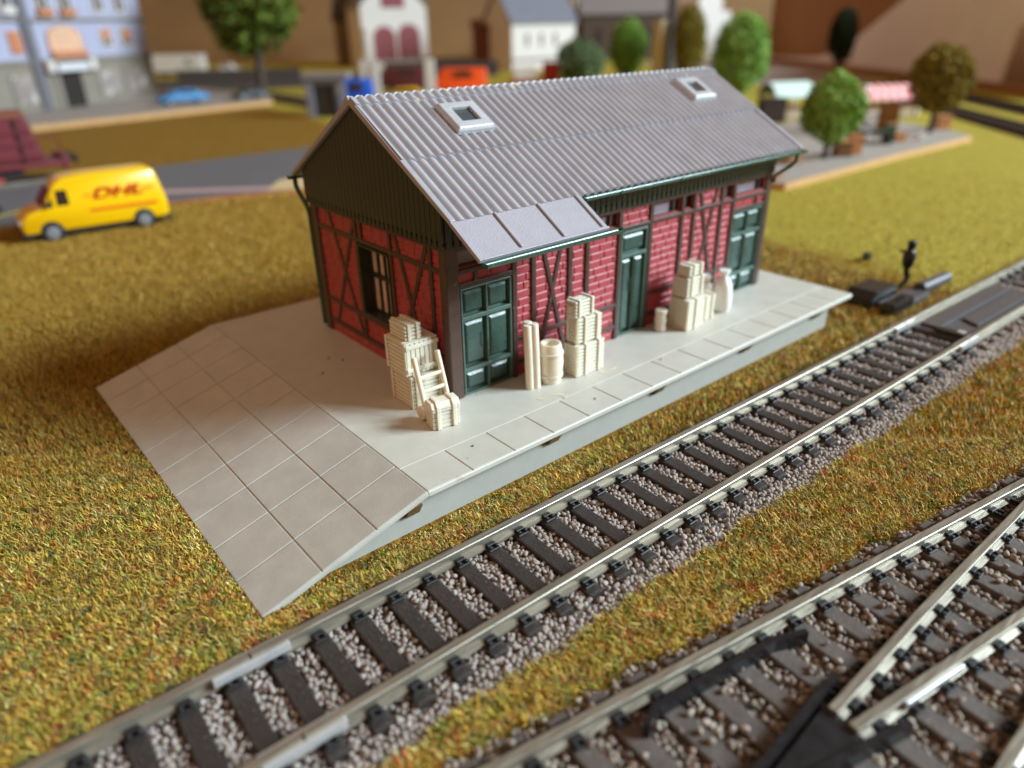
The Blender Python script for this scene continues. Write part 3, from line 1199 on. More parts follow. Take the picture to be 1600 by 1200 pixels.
# upper windows of the front
for k, (a, c, v0, v1) in enumerate(UPW):
    b = MB()
    i_ = 0.03
    for q in ((a, a + i_, v0, v1), (c - i_, c, v0, v1), (a + i_, c - i_, v0, v0 + i_), (a + i_, c - i_, v1 - i_, v1)):
        b.box(q[0], q[1], 0.03, 0.11, q[2], q[3])
    if c - a > 1:
        b.box(c - 0.26, c - 0.20, 0.03, 0.10, v0 + i_, v1 - i_)
    w_ = b.build('window', M_TIMBER, SH)
    b = MB()
    b.box(a + i_, c - i_, 0.115, 0.13, v0 + i_, v1 - i_)
    b.build('pane', M_PANE if k == 2 else M_LAV, w_)

# gable window: deep reveal, green frame, glazing bars
a, c, v0, v1 = GWIN
b = MB()
fr = 0.09
D0, D1 = 0.26, 0.36
for q in ((a, a + fr, v0, v1), (c - fr, c, v0, v1), (a + fr, c - fr, v0, v0 + fr), (a + fr, c - fr, v1 - fr, v1)):
    b.box(D0 - 0.05, D1, q[0], q[1], q[2], q[3])
win = b.build('window', M_BOARD, SH, bevel=0.01)
b = MB()
b.box(D0 + 0.03, D0 + 0.05, a + fr, c - fr, v0 + fr, v1 - fr)
b.build('pane', M_PANE_LIT, win)
for yy in np.linspace(a + fr, c - fr, 5)[1:-1]:
    b = MB()
    b.box(D0 - 0.03, D0 + 0.028, yy - 0.04, yy + 0.04, v0 + fr, v1 - fr)
    b.build('glazing_bar', M_BOARD, win)
b = MB()
b.box(D0 - 0.045, D0 + 0.026, a + fr, c - fr, 2.22, 2.34)
b.build('glazing_bar', M_BOARD, win)
b = MB()
for q in ((a - 0.002, a + 0.05, v0, v1), (c - 0.05, c + 0.002, v0, v1), (a, c, v0 - 0.002, v0 + 0.05), (a, c, v1 - 0.05, v1 + 0.002)):
    b.box(-0.09, 0.20, q[0], q[1], q[2], q[3])
b.build('window_casing', M_BOARD, win, bevel=0.01)

# roof
RY, RZ = 3.26, 6.741
EY, EZ = -0.623, 4.568
SLP = (RZ - EZ) / (RY - EY)
RX0, RX1 = -0.22, 13.65
PIT = 0.2667


def zroof(y):
    return RZ - SLP * abs(y - RY)


def corr(b, x0, x1, ya, yb, amp, off, thick=0.05, spp=10):
    nrm = Vector((0, -SLP, 1)).normalized() if (ya + yb) / 2 < RY else Vector((0, SLP, 1)).normalized()
    n = int(round((x1 - x0) / PIT * spp))
    vs = []
    for i in range(n + 1):
        x = x0 + (x1 - x0) * i / n
        t = 2 * math.pi * (x - RX0) / PIT
        h = off + amp * (abs(math.cos(t / 2)) ** 1.3 * 2 - 1)
        for y in (ya, yb):
            p0 = Vector((x, y, zroof(y)))
            vs.append(p0 + nrm * h)
            vs.append(p0 + nrm * (h - thick))
    fs = []
    for i in range(n):
        o0, o1 = i * 4, (i + 1) * 4
        fs += [(o0, o1, o1 + 2, o0 + 2), (o0 + 1, o0 + 3, o1 + 3, o1 + 1), (o0, o0 + 1, o1 + 1, o1), (o0 + 2, o1 + 2, o1 + 3, o0 + 3)]
    fs += [(0, 2, 3, 1), (n * 4, n * 4 + 1, n * 4 + 3, n * 4 + 2)]
    b.add(vs, fs)


b = MB()
corr(b, RX0, RX1, 1.45, EY, 0.037, 0.0)
corr(b, RX0, RX1, RY, 1.20, 0.039, 0.058)
corr(b, RX0, RX1, RY, WB - 1.20, 0.034, 0.055)
corr(b, RX0, RX1, WB - 1.45, WB - EY, 0.032, 0.0)
ROOF = b.build('roof', M_ROOF, SH, smooth=50)
b = MB()
corr(b, RX0 - 0.03, RX1 + 0.01, RY + 0.0, 3.0, 0.036, 0.105)
corr(b, RX0 - 0.03, RX1 + 0.01, RY - 0.0, 2 * RY - 3.0, 0.036, 0.105)
b.build('ridge_cap', mat('ridge_grey_plastic', (164, 161, 168), 0.42, var=0.09, scale=1.5, bump=0.1, bscale=45, spots=[((214, 206, 182), 2.6, 0.66)]), ROOF, smooth=50)
for sgn in (-1, 1):
    for xx in (RX0 - 0.05, RX1 - 0.10):
        b = MB()
        y0, y1 = RY, (EY if sgn < 0 else 2 * RY - EY)
        nrm = Vector((0, SLP * sgn, 1)).normalized()
        A = Vector((0, y0, zroof(y0)))
        B = Vector((0, y1, zroof(y1)))
        vs = []
        for x in (xx, xx + 0.15):
            for p_, hh in ((A, 0.085), (B, 0.045), (B, -0.07), (A, -0.07)):
                vs.append(Vector((x, 0, 0)) + p_ + nrm * hh)
        b.add(vs, [(0, 1, 2, 3), (7, 6, 5, 4), (0, 4, 5, 1), (1, 5, 6, 2), (2, 6, 7, 3), (3, 7, 4, 0)])
        b.build('barge_board', M_ROOF, ROOF, bevel=0.025)
# flat canopy over the first door
CZ = 3.951
CYE = -1.614
CX1 = 3.62
b = MB()
A = Vector((0, EY + 0.03, zroof(EY + 0.03) - 0.005))
B = Vector((0, CYE, CZ))
nrm = Vector((0, -(A.z - B.z), A.y - B.y)).normalized()
vs = []
for x in (RX0 - 0.05, CX1):
    for p_, hh in ((A, 0.0), (B, 0.0), (B, -0.07), (A, -0.07)):
        vs.append(Vector((x, 0, 0)) + p_ + nrm * hh)
b.add(vs, [(0, 1, 2, 3), (7, 6, 5, 4), (0, 4, 5, 1), (1, 5, 6, 2), (2, 6, 7, 3), (3, 7, 4, 0)])
CAN = b.build('canopy', M_CANOPY, ROOF, bevel=0.02)
for x in (0.95, 2.22, 3.46):
    b = MB()
    vs = []
    A2 = A.lerp(B, 0.0)
    B2 = A.lerp(B, 0.93)
    for xx in (x - 0.045, x + 0.045):
        for p_, hh in ((A2, 0.05), (B2, 0.05), (B2, -0.01), (A2, -0.01)):
            vs.append(Vector((xx, 0, 0)) + p_ + nrm * hh)
    b.add(vs, [(0, 1, 2, 3), (7, 6, 5, 4), (0, 4, 5, 1), (1, 5, 6, 2), (2, 6, 7, 3), (3, 7, 4, 0)])
    b.build('canopy_rib', M_ROOF, CAN, bevel=0.03, seg=3)
b = MB()
for (xa, xb, t0, t1) in ((RX0 - 0.05, RX0 + 0.05, 0, 1), (RX0 + 0.05, CX1 - 0.0, 0.95, 1.0)):
    vs = []
    for xx in (xa, xb):
        for p_, hh in ((A.lerp(B, t0), 0.03), (A.lerp(B, t1), 0.03), (A.lerp(B, t1), -0.01), (A.lerp(B, t0), -0.01)):
            vs.append(Vector((xx, 0, 0)) + p_ + nrm * hh)
    b.add(vs, [(0, 1, 2, 3), (7, 6, 5, 4), (0, 4, 5, 1), (1, 5, 6, 2), (2, 6, 7, 3), (3, 7, 4, 0)])
b.build('canopy_rim', M_CANOPY, CAN, bevel=0.012)

# skylights on the roof
sd = Vector((0, -1, -SLP)).normalized()       # down the slope
sn = Vector((0, -SLP, 1)).normalized()


def sky_pt(x, y, d):
    return Vector((x, y, zroof(y))) + sn * d


def skylight(x0, x1, y0, y1):
    mx, my = (x1 - x0) * 0.25, (y1 - y0) * 0.25
    b = MB()
    o4 = [(x0, y0), (x1, y0), (x1, y1), (x0, y1)]
    i4 = [(x0 + mx, y0 + my), (x1 - mx, y0 + my), (x1 - mx, y1 - my), (x0 + mx, y1 - my)]
    j4 = [(x0 + .06, y0 + .05), (x1 - .06, y0 + .05), (x1 - .06, y1 - .05), (x0 + .06, y1 - .05)]
    vs = [sky_pt(x, y, 0.06) for x, y in o4] + [sky_pt(x, y, 0.17) for x, y in o4] + [sky_pt(x, y, 0.24) for x, y in j4] + [sky_pt(x, y, 0.25) for x, y in i4] + [sky_pt(x, y, 0.12) for x, y in i4]
    fs = []
    for k in range(4):
        l = (k + 1) % 4
        for s0 in (0, 4, 8, 12):
            fs.append((s0 + k, s0 + l, s0 + 4 + l, s0 + 4 + k))
    b.add(vs, fs)
    o = b.build('skylight', M_SKY, SH, bevel=0.02)
    b = MB()
    b.add([sky_pt(x, y, 0.165) for x, y in i4], [(0, 1, 2, 3)])
    b.build('pane', M_PANE, o)


skylight(1.72, 2.86, 1.72, 2.68)
skylight(11.02, 12.14, 1.82, 2.78)


# boards with rounded tips
def boards(P, u0, u1, wd, zb, ztop, d0, d1, name):
    b = MB()
    n = int(round((u1 - u0) / wd))
    wd = (u1 - u0) / n
    for i in range(n):
        a = u0 + i * wd + 0.007
        c = a + wd - 0.014
        m_ = (a + c) / 2
        r = (c - a) / 2
        poly = [(c, ztop(c)), (a, ztop(a))]
        if a < RY < c and name == 'gable_boarding':
            poly = [(c, ztop(c)), (RY, ztop(RY)), (a, ztop(a))]
        poly += [(a, zb + 0.22), (a + 0.028, zb + 0.17), (a + 0.028, zb + 0.13)]
        for k in range(0, 9):
            t = math.pi + math.pi * k / 8
            poly.append((m_ + r * 0.88 * math.cos(t), zb + r + r * math.sin(t)))
        poly += [(c - 0.028, zb + 0.13), (c - 0.028, zb + 0.17), (c, zb + 0.22)]
        b.prism(poly, P, d0, d1)
    return b.build(name, M_BOARD, SH, bevel=0.008, seg=1)


boards(Pg, -0.12, WB + 0.12, 0.205, 3.84, lambda y: zroof(y) - 0.10, 0.09, 0.16, 'gable_boarding')
boards(Pr, -0.12, WB + 0.12, 0.205, 3.84, lambda y: zroof(y) - 0.10, 0.09, 0.16, 'gable_boarding')
boards(Pf, -0.08, LB + 0.08, 0.205, 3.83, lambda u: 4.62, 0.09, 0.15, 'eaves_boarding')
boards(Pk, -0.08, LB + 0.08, 0.205, 3.83, lambda u: 4.62, 0.09, 0.15, 'eaves_boarding')
b = MB()
for pp in (Pg, Pr):
    b.add([pp(0, 4.15, 0.03), pp(WB, 4.15, 0.03), pp(WB, zroof(WB) - 0.1, 0.03), pp(RY, RZ - 0.12, 0.03), pp(0, zroof(0) - 0.1, 0.03)], [(0, 1, 2, 3, 4)])
b.build('gable_backing', M_BOARD, SH, recalc=False)


def gutter(x0, x1, y, z, r=0.105, name='gutter'):
    b = MB()
    n = 10
    prof = []
    for k in range(n + 1):
        t = math.pi + math.pi * k / n
        prof.append((y + r * math.cos(t), z + r * math.sin(t)))
    for k in range(n, -1, -1):
        t = math.pi + math.pi * k / n
        prof.append((y + r * 0.74 * math.cos(t), z + r * 0.74 * math.sin(t)))
    b.prism(prof, lambda u, v, d: (d, u, v), x0, x1)
    vs = [(x, *pt) for x in (x0 + .005,) for pt in prof[:n + 1]]
    for xe in (x0 + 0.003, x1 - 0.003):
        b.prism(prof[:n + 1], lambda u, v, d: (d, u, v), xe - 0.012, xe + 0.012)
    return b.build(name, M_GUT, SH, smooth=40)


g1 = gutter(CX1 + 0.05, 13.74, EY - 0.085, EZ - 0.055)
g2 = gutter(RX0 + 0.02, CX1 + 0.36, CYE - 0.09, CZ - 0.045, r=0.115)
g3 = gutter(RX0 - 0.1, 13.74, 2 * RY - EY + 0.085, EZ - 0.055)
for xx in (4.9, 7.3, 9.8, 12.0):
    b = MB()
    b.prism([(EY - 0.2, EZ - 0.03), (EY - 0.2, EZ - 0.13), (EY - 0.08, EZ - 0.185), (EY - 0.08, EZ - 0.165)], lambda u, v, d: (d, u, v), xx - 0.02, xx + 0.02)
    b.build('gutter_clip', M_GUT, g1)
b = MB()
b.tube([(13.30, EY - 0.085, 4.44), (13.30, EY - 0.07, 4.22), (13.24, EY + 0.05, 4.06), (13.12, -0.14, 3.72), (13.1, -0.13, 3.5)], 0.06, n=9)
b.build('downpipe', M_GUT, g1, smooth=50)
b = MB()
b.tube([(-0.14, 7.22, 4.46), (-0.14, 7.21, 4.22), (-0.13, 7.08, 4.04), (-0.10, 6.74, 3.70), (-0.08, 6.68, 3.5), (-0.07, 6.68, 0.1)], 0.07, n=9)
b.build('downpipe', M_GUT, g3, smooth=50)


# ------------------------------------------------------------------ goods on the platform
def planked_crate(name, label, x0, y0, sx, sy, sz, z0=0.0, planks=6, battens=((0.22, 0.72),), vertical_front=False, rz=0.0, group='ivory crates on the platform', dome=False, cat='crate', frame=False):
    t = thing(name, label, cat, (x0, y0, z0), rz, group)
    b = MB()
    g = 0.03
    b.box(g, sx - g, g, sy - g, 0.012, sz - g)
    # planks on the four sides
    ph = sz / planks
    for k in range(planks):
        z_a, z_b = k * ph + 0.012, (k + 1) * ph - 0.012
        if not vertical_front:
            b.box(0.012, sx - 0.012, 0.0, g, z_a, z_b)
            b.box(0.012, sx - 0.012, sy - g, sy, z_a, z_b)
        b.box(0.0, g, g + 0.002, sy - g - 0.002, z_a, z_b)
        b.box(sx - g, sx, g + 0.002, sy - g - 0.002, z_a, z_b)
    if vertical_front:
        nv = max(4, int(sx / 0.115))
        for k in range(nv):
            a_, c_ = k * sx / nv + 0.01, (k + 1) * sx / nv - 0.01
            b.box(a_, c_, 0.0, g, 0.012, sz - 0.03)
            b.box(a_, c_, sy - g, sy, 0.012, sz - 0.03)
    nt_ = max(3, int(sy / 0.12))
    for k in range(nt_):
        b.box(0.0, sx, k * sy / nt_ + 0.006, (k + 1) * sy / nt_ - 0.006, sz - g, sz)
    body = b.build('box', M_IVORY, t, bevel=0.014)
    w = 0.085
    for pr in battens:
        for f in pr:
            bb = MB()
            c0 = f * sx
            if vertical_front:
                continue
            bb.box(c0 - w / 2, c0 + w / 2, -0.035, 0.0, -0.0 + 0.004, sz + 0.03)
            bb.box(c0 - w / 2, c0 + w / 2, sy, sy + 0.035, 0.004, sz + 0.03)
            bb.box(c0 - w / 2, c0 + w / 2, 0.0, sy, sz, sz + 0.03)
            bb.build('batten', M_IVORY, t, bevel=0.014)
    if vertical_front:
        for z_ in (0.10, sz - 0.16):
            bb = MB()
            bb.box(-0.01, sx + 0.01, -0.035, 0.0, z_, z_ + 0.10)
            bb.build('batten', M_IVORY, t, bevel=0.014)
    if frame:
        for a_, c_ in ((0.0, 0.1), (sy - 0.1, sy)):
            bb = MB()
            bb.box(-0.03, 0.0, a_, c_, 0.01, sz)
            bb.build('batten', M_IVORY, t, bevel=0.014)
    return t


# left pile at the shed corner
planked_crate('crate', 'lowest slatted ivory crate of the pile at the shed corner', -1.02, 0.22, 0.92, 0.95, 0.84, planks=8, battens=((0.12, 0.86),), frame=True)
planked_crate('crate', 'upright slatted ivory crate in the middle of the corner pile', -1.09, 0.28, 0.90, 0.90, 0.84, z0=0.875, planks=8, vertical_front=True, frame=True, battens=())
planked_crate('small_box', 'small plain ivory box topping the pile at the shed corner', -1.0, 0.42, 0.48, 0.68, 0.37, z0=1.72, planks=4, battens=((0.25, 0.75),), cat='box')
# hand truck with the small chest
t = thing('hand_truck', 'ivory two wheeled hand truck leaning upright against the corner crates', 'hand truck', (-0.75, -0.35, 0))


def lrail(x):
    return [(x, -0.10, 0.12), (x, 0.08, 0.62), (x, 0.36, 1.50)]


lean = [(-0.02, 0.10), (0.12, 0.62), (0.38, 1.46)]
for x in (-0.30, 0.36):
    b = MB()
    b.tube([(x, y, z) for y, z in lean], 0.062, n=9)
    b.build('side_rail', M_IVORY, t, smooth=50)
for z_, y_ in ((0.98, 0.232), (0.66, 0.133), (0.36, 0.055)):
    b = MB()
    b.box(-0.30, 0.36, y_ - 0.045, y_ + 0.01, z_ - 0.045, z_ + 0.045)
    b.build('crossbar', M_IVORY, t, bevel=0.02)
for x in (-0.43, 0.44):
    b = MB()
    b.cyl((x, 0.06, 0.17), (x + 0.1, 0.06, 0.17), 0.17, n=18)
    w_ = b.build('wheel', M_IVORY, t, bevel=0.02, smooth=40)
    b = MB()
    b.cyl((x - 0.03, 0.06, 0.17), (x + 0.13, 0.06, 0.17), 0.05, n=10)
    b.build('hub', M_IVORY, w_)
b = MB()
b.box(-0.34, 0.40, -0.36, 0.02, 0.03, 0.075)
b.build('toe_plate', M_IVORY, t, bevel=0.015)
# chest in front of the hand truck
t = thing('chest', 'low strapped ivory chest with lid standing before the hand truck', 'chest', (-1.27, -0.92, 0), math.radians(-10), 'ivory crates on the platform')
b = MB()
for k in range(4):
    b.box(0.02, 0.70, 0.0, 0.40, 0.012 + k * 0.105, 0.108 + k * 0.105)
b.box(0.035, 0.685, 0.015, 0.385, 0.0, 0.44)
b.build('box', M_IVORY, t, bevel=0.014)
b = MB()
b.prism([(-0.012, 0.44), (0.412, 0.44), (0.412, 0.56), (0.34, 0.67), (0.06, 0.67), (-0.012, 0.56)], lambda u, v, d: (d, u, v), 0.01, 0.71)
for k in range(2):
    b.box(0.03, 0.69, -0.024, -0.012, 0.455 + k * 0.055, 0.495 + k * 0.055)
b.build('lid', M_IVORY, t, bevel=0.02)
for x in (0.16, 0.56):
    b = MB()
    b.box(x - 0.05, x + 0.05, -0.05, -0.0, 0.004, 0.44)
    b.box(x - 0.05, x + 0.05, -0.05, -0.01, 0.44, 0.58)
    b.hexa([(x - .05, -.05, .58), (x + .05, -.05, .58), (x + .05, .0, .58), (x - .05, .0, .58)], [(x - .05, .045, .705), (x + .05, .045, .705), (x + .05, .06, .66), (x - .05, .06, .66)])
    b.box(x - 0.05, x + 0.05, 0.045, 0.36, 0.668, 0.705)
    b.build('strap', M_IVORY, t, bevel=0.016)
# middle pile
planked_crate('crate', 'wide slatted ivory crate at the foot of the middle pile', 3.12, -1.17, 1.00, 0.50, 0.86, planks=9, battens=((0.30, 0.78),), frame=True)
planked_crate('crate', 'slatted ivory crate second from the top of the middle pile', 3.20, -1.07, 0.86, 0.42, 0.68, z0=0.892, planks=7, battens=((0.30, 0.80),), frame=True, rz=math.radians(-2))
t = planked_crate('crate', 'small ivory crate with shield emblem topping the middle pile', 3.12, -1.05, 0.70, 0.36, 0.45, z0=1.604, planks=5, battens=((0.20, 0.86),), rz=math.radians(1))
b = MB()
b.prism([(0.26, 0.34), (0.10, 0.34), (0.10, 0.22), (0.18, 0.12), (0.26, 0.22)], lambda u, v, d: (d, u, v), -0.03, 0.005)
b.build('shield_emblem', M_IVORY, t, bevel=0.01)
t = thing('barrel', 'open topped ivory barrel between the tubes and the middle crates', 'barrel', (2.50, -0.80, 0))
t.scale = (1.14, 1.14, 1.03)
b = MB()
b.lathe([(0.0, 0.0), (0.235, 0.0), (0.275, 0.25), (0.295, 0.52), (0.275, 0.80), (0.245, 1.0), (0.235, 1.04), (0.205, 1.05), (0.165, 1.03), (0.155, 0.98), (0.16, 0.6), (0.0, 0.58)], n=36)
b.build('staves', M_IVORY, t, smooth=50)
for z_, r_ in ((0.21, 0.268), (0.79, 0.276)):
    b = MB()
    b.lathe([(r_, z_ - 0.04), (r_ + 0.022, z_ - 0.03), (r_ + 0.022, z_ + 0.03), (r_, z_ + 0.04)], n=36)
    b.build('hoop', M_IVORY, t, smooth=40)
t = thing('tube_bundle', 'tall ivory tubes standing bundled upright left of the barrel', 'tubes', (1.90, -0.80, 0))
t.scale = (1.15, 1.15, 1.02)
for dx, dy, h_, lx in ((-0.065, 0.02, 1.70, -0.05), (0.075, -0.03, 1.72, -0.05), (0.02, 0.11, 1.74, -0.05)):
    b = MB()
    b.tube([(dx, dy, 0.0), (dx + lx * 0.5, dy + 0.01, h_ * 0.5), (dx + lx, dy + 0.02, h_ - 0.02), (dx + lx, dy + 0.02, h_)], [0.098, 0.098, 0.095, 0.08], n=14)
    b.build('tube', M_IVORY, t, smooth=40)
# right pile
t = thing('small_drum', 'small closed ivory drum right of the narrow green door', 'drum', (7.27, -0.50, 0))
b = MB()
b.lathe([(0.0, 0), (0.165, 0), (0.17, 0.3), (0.165, 0.66), (0.12, 0.66), (0.115, 0.63), (0.0, 0.63)], n=26)
b.build('body', M_IVORY, t, smooth=40)
for z_ in (0.08, 0.34, 0.60):
    b = MB()
    b.lathe([(0.16, z_ - 0.05), (0.19, z_ - 0.035), (0.19, z_ + 0.035), (0.16, z_ + 0.05)], n=26)
    b.build('hoop', M_IVORY, t, smooth=40)
planked_crate('crate', 'big ivory crate at the bottom of the right pile', 7.74, -1.14, 0.78, 0.72, 0.94, planks=9, battens=((0.45,),), frame=True)
planked_crate('crate', 'squat ivory crate standing right behind the big right pile', 8.60, -0.95, 0.72, 0.66, 0.78, planks=7, battens=((0.35, 0.8),))
planked_crate('crate', 'slatted ivory crate halfway up the right pile', 7.80, -0.98, 0.80, 0.55, 0.60, z0=0.972, planks=5, battens=((0.25, 0.82),))
planked_crate('small_box', 'flat ivory box topping the right pile', 7.86, -0.96, 0.66, 0.42, 0.33, z0=1.606, planks=3, battens=((0.3, 0.8),), cat='box')


def sack(label, x, y, h, r, lean_=(0, 0), mat_=None):
    t = thing('sack', label, 'sack', (x, y, 0), random.uniform(0, 3), 'tied sacks on the platform')
    b = MB()
    prof = [(0.0, 0), (r * 0.8, 0.0), (r, h * 0.12), (r * 1.02, h * 0.4), (r * 0.95, h * 0.62), (r * 0.7, h * 0.76), (r * 0.32, h * 0.83), (r * 0.30, h * 0.86), (r * 0.5, h * 0.93), (r * 0.55, h * 1.0), (r * 0.2, h * 0.99)]
    b.lathe(prof, n=26, wob=0.06)
    o = b.build('bag', M_WHITEP, t, smooth=60)
    for v in o.data.vertices:
        v.co.x += lean_[0] * v.co.z + 0.03 * mnoise.noise(v.co * 5 + Vector((x, y, 0)))
        v.co.y += lean_[1] * v.co.z + 0.03 * mnoise.noise(v.co * 5 + Vector((y, x, 3)))
    b = MB()
    b.lathe([(r * 0.33, h * 0.825), (r * 0.38, h * 0.84), (r * 0.33, h * 0.865)], n=18)
    o = b.build('tie', M_IVORY, t, smooth=60)
    for v in o.data.vertices:
        v.co.x += lean_[0] * v.co.z
        v.co.y += lean_[1] * v.co.z
    return t


sack('tall white sack standing rightmost beside the far green door', 9.98, -0.74, 1.34, 0.31, (0.0, 0.0))
sack('shorter white sack tied at the neck behind the right crates', 9.62, -0.38, 1.16, 0.25, (0.0, 0.0))


# ------------------------------------------------------------------ yellow van on the left
def sweep_body(b, prof, hw, taper_z=1.5, taper=0.10, rows=None):
    """side profile (x, z) carried across the width; upper part leans in"""
    rows = rows or [(-1.0, 0.86), (-0.94, 0.96), (-0.82, 1.0), (0.82, 1.0), (0.94, 0.96), (1.0, 0.86)]
    cx = sum(p[0] for p in prof) / len(prof)
    cz = sum(p[1] for p in prof) / len(prof)
    n = len(prof)
    vs = []
    for s, sc in rows:
        for x, z in prof:
            k = 1 - taper * max(0, z - taper_z) / hw
            xx = cx + (x - cx) * (1 - (1 - sc) * 0.35)
            zz = cz + (z - cz) * (1 - (1 - sc) * 0.5)
            vs.append((xx, s * hw * k, zz))
    fs = []
    for r in range(len(rows) - 1):
        for i in range(n):
            j = (i + 1) % n
            fs.append((r * n + i, r * n + j, (r + 1) * n + j, (r + 1) * n + i))
    fs.append(tuple(range(n)))
    fs.append(tuple(range((len(rows) - 1) * n, len(rows) * n)))
    b.add(vs, fs)


M_VY = mat('van_yellow', (246, 192, 8), 0.28, var=0.03, scale=2, coat=0.3)
M_RED = mat('van_red', (200, 44, 18), 0.4, var=0.05)
M_TYRE = mat('tyre_black', (34, 33, 34), 0.7)
M_HUB = mat('wheel_grey', (150, 150, 156), 0.4, metal=0.3)
M_GLASS = mat('vehicle_glass', (58, 44, 34), 0.12, var=0.1)
VAN = thing('delivery_van', 'yellow delivery van with red lettering parked on the brown grass', 'van', (-5.0, 29.9, G), math.radians(-3.2))
b = MB()
vprof = [(0.10, 0.42), (0.02, 0.75), (0.10, 1.12), (0.45, 1.40), (1.10, 1.62), (1.62, 2.38), (1.85, 2.68), (2.3, 2.90), (3.2, 2.97), (6.1, 2.97), (6.5, 2.86), (6.62, 2.5), (6.86, 1.3), (6.86, 0.55), (6.7, 0.42)]
sweep_body(b, vprof, 1.16)
b.build('body', M_VY, VAN, bevel=0.06, seg=3, smooth=35)
for x in (1.30, 5.55):
    for s in (-1, 1):
        b = MB()
        b.cyl((x, s * 0.86, 0.42), (x, s * 1.18, 0.42), 0.43, n=24)
        w_ = b.build('wheel', M_TYRE, VAN, bevel=0.05, smooth=40)
        b = MB()
        b.cyl((x, s * 1.17, 0.42), (x, s * 1.215, 0.42), 0.31, 0.27, n=24)
        b.cyl((x, s * 1.2, 0.42), (x, s * 1.24, 0.42), 0.1, n=12)
        b.build('rim', M_HUB, w_, smooth=40)
        b = MB()
        b.cyl((x, s * 1.10, 0.46), (x, s * 1.168, 0.46), 0.53, n=24)
        b.build('wheel_arch', M_TYRE, VAN, smooth=40)
for s in (-1, 1):
    def side(u, v, d):
        k = 1.16 - 0.10 * max(0, v - 1.5)
        return (u, s * (k + d), v)
    b = MB()
    b.prism([(1.32, 1.62), (1.62, 1.62), (1.62, 2.22), (1.58, 2.1)], side, -0.02, 0.012)
    b.build('quarter_window', M_GLASS, VAN)
    b = MB()
    b.prism([(1.78, 1.66), (2.34, 1.66), (2.34, 2.38), (1.86, 2.38)], side, -0.02, 0.012)
    b.build('side_window', M_GLASS, VAN)
    b = MB()
    b.prism([(3.15, 1.18), (6.35, 1.18), (6.35, 1.32), (3.15, 1.32)], side, -0.02, 0.012)
    b.prism([(3.0, 1.95), (3.38, 1.95), (3.42, 2.03), (3.02, 2.03)], side, -0.02, 0.012)
    b.prism([(5.72, 2.0), (6.3, 2.0), (6.3, 2.07), (5.76, 2.07)], side, -0.02, 0.012)
    b.build('stripe', pm('van_orange_stripe', (222, 104, 14), 0.4), VAN)
    b = MB()
    b.box(1.25, 1.4, s * 1.2 - 0.1, s * 1.2 + 0.1, 1.62, 1.95)
    b.build('mirror', M_TYRE, VAN, bevel=0.03)
    cu = bpy.data.curves.new('lettering', 'FONT')
    cu.body = 'DHL'
    cu.size = 0.80
    cu.shear = 0.32
    cu.extrude = 0.012
    cu.offset = 0.018
    cu.align_x = 'CENTER'
    cu.materials.append(M_RED)
    oc = bpy.data.objects.new('lettering_curve', cu)
    COL.objects.link(oc)
    lm = bpy.data.meshes.new_from_object(oc.evaluated_get(bpy.context.evaluated_depsgraph_get()))
    bpy.data.objects.remove(oc)
    o = bpy.data.objects.new('lettering', lm)
    COL.objects.link(o)
    o.parent = VAN
    if s < 0:
        o.location = (4.55, -1.128, 1.78)
        o.rotation_euler = (math.radians(94), 0, 0)
    else:
        o.location = (4.55, 1.128, 1.78)
        o.rotation_euler = (math.radians(94), 0, math.pi)
    o.scale = (1.52, 0.92, 1)
b = MB()
b.prism([(1.08, -0.9), (1.12, -0.9), (1.12, 0.9), (1.08, 0.9)], lambda u, v, d: (u + d * 0.57, v, 1.66 + d * 0.82), 0.0, 1.0)
ws = b.build('windscreen', M_GLASS, VAN)
ws.location = (-0.02, 0, 0.03)
b = MB()
b.box(-0.02, 0.6, -1.12, 1.12, 0.28, 0.52)
b.build('bumper', M_TYRE, VAN, bevel=0.06)
b = MB()
b.box(6.3, 6.93, -1.12, 1.12, 0.28, 0.52)
b.build('bumper', M_TYRE, VAN, bevel=0.06)
for s in (-1, 1):
    b = MB()
    b.box(0.0, 0.22, s * 0.82 - 0.2, s * 0.82 + 0.2, 0.82, 1.12)
    b.build('headlight', pm('lamp_clear', (220, 214, 200), 0.2), VAN, bevel=0.05)
b = MB()
b.box(1.0, 5.9, -1.0, 1.0, 0.25, 0.5)
b.build('chassis', M_TYRE, VAN)

# ------------------------------------------------------------------ maroon wagon
M_MAR = mat('wagon_maroon', (112, 42, 48), 0.45, var=0.08, scale=1)
WG = thing('freight_wagon', 'maroon freight wagon with ribbed sides at the left edge', 'wagon', (-1.0, 47.8, G), math.radians(2))
b = MB()
b.prism([(-16, 1.5), (0.2, 1.5), (-0.35, 4.3), (-16, 4.3)], lambda u, v, d: (u, d, v), -1.6, 1.6)
wb = b.build('body', M_MAR, WG, bevel=0.12)
b = MB()
b.prism([(-1.7, 4.31), (1.7, 4.31), (1.2, 4.62), (0, 4.75), (-1.2, 4.62)], lambda u, v, d: (d, u, v), -16, -0.25)
b.build('roof', pm('wagon_roof', (126, 74, 60), 0.6), WG)
for y_ in (-1.5, -0.5, 0.5, 1.5):
    b = MB()
    b.hexa([(0.2, y_ - .08, 1.5), (0.3, y_ - .08, 1.5), (0.3, y_ + .08, 1.5), (0.2, y_ + .08, 1.5)], [(-.35, y_ - .08, 4.2), (-.25, y_ - .08, 4.2), (-.25, y_ + .08, 4.2), (-.35, y_ + .08, 4.2)])
    b.build('end_post', M_MAR, wb)
for k in range(6):
    b = MB()
    xx = -1.0 - k * 2.4
    b.box(xx - 0.09, xx + 0.09, -1.74, -1.602, 1.55, 4.25)
    b.build('side_post', pm('wagon_dark', (70, 28, 34), 0.5), wb)
b = MB()
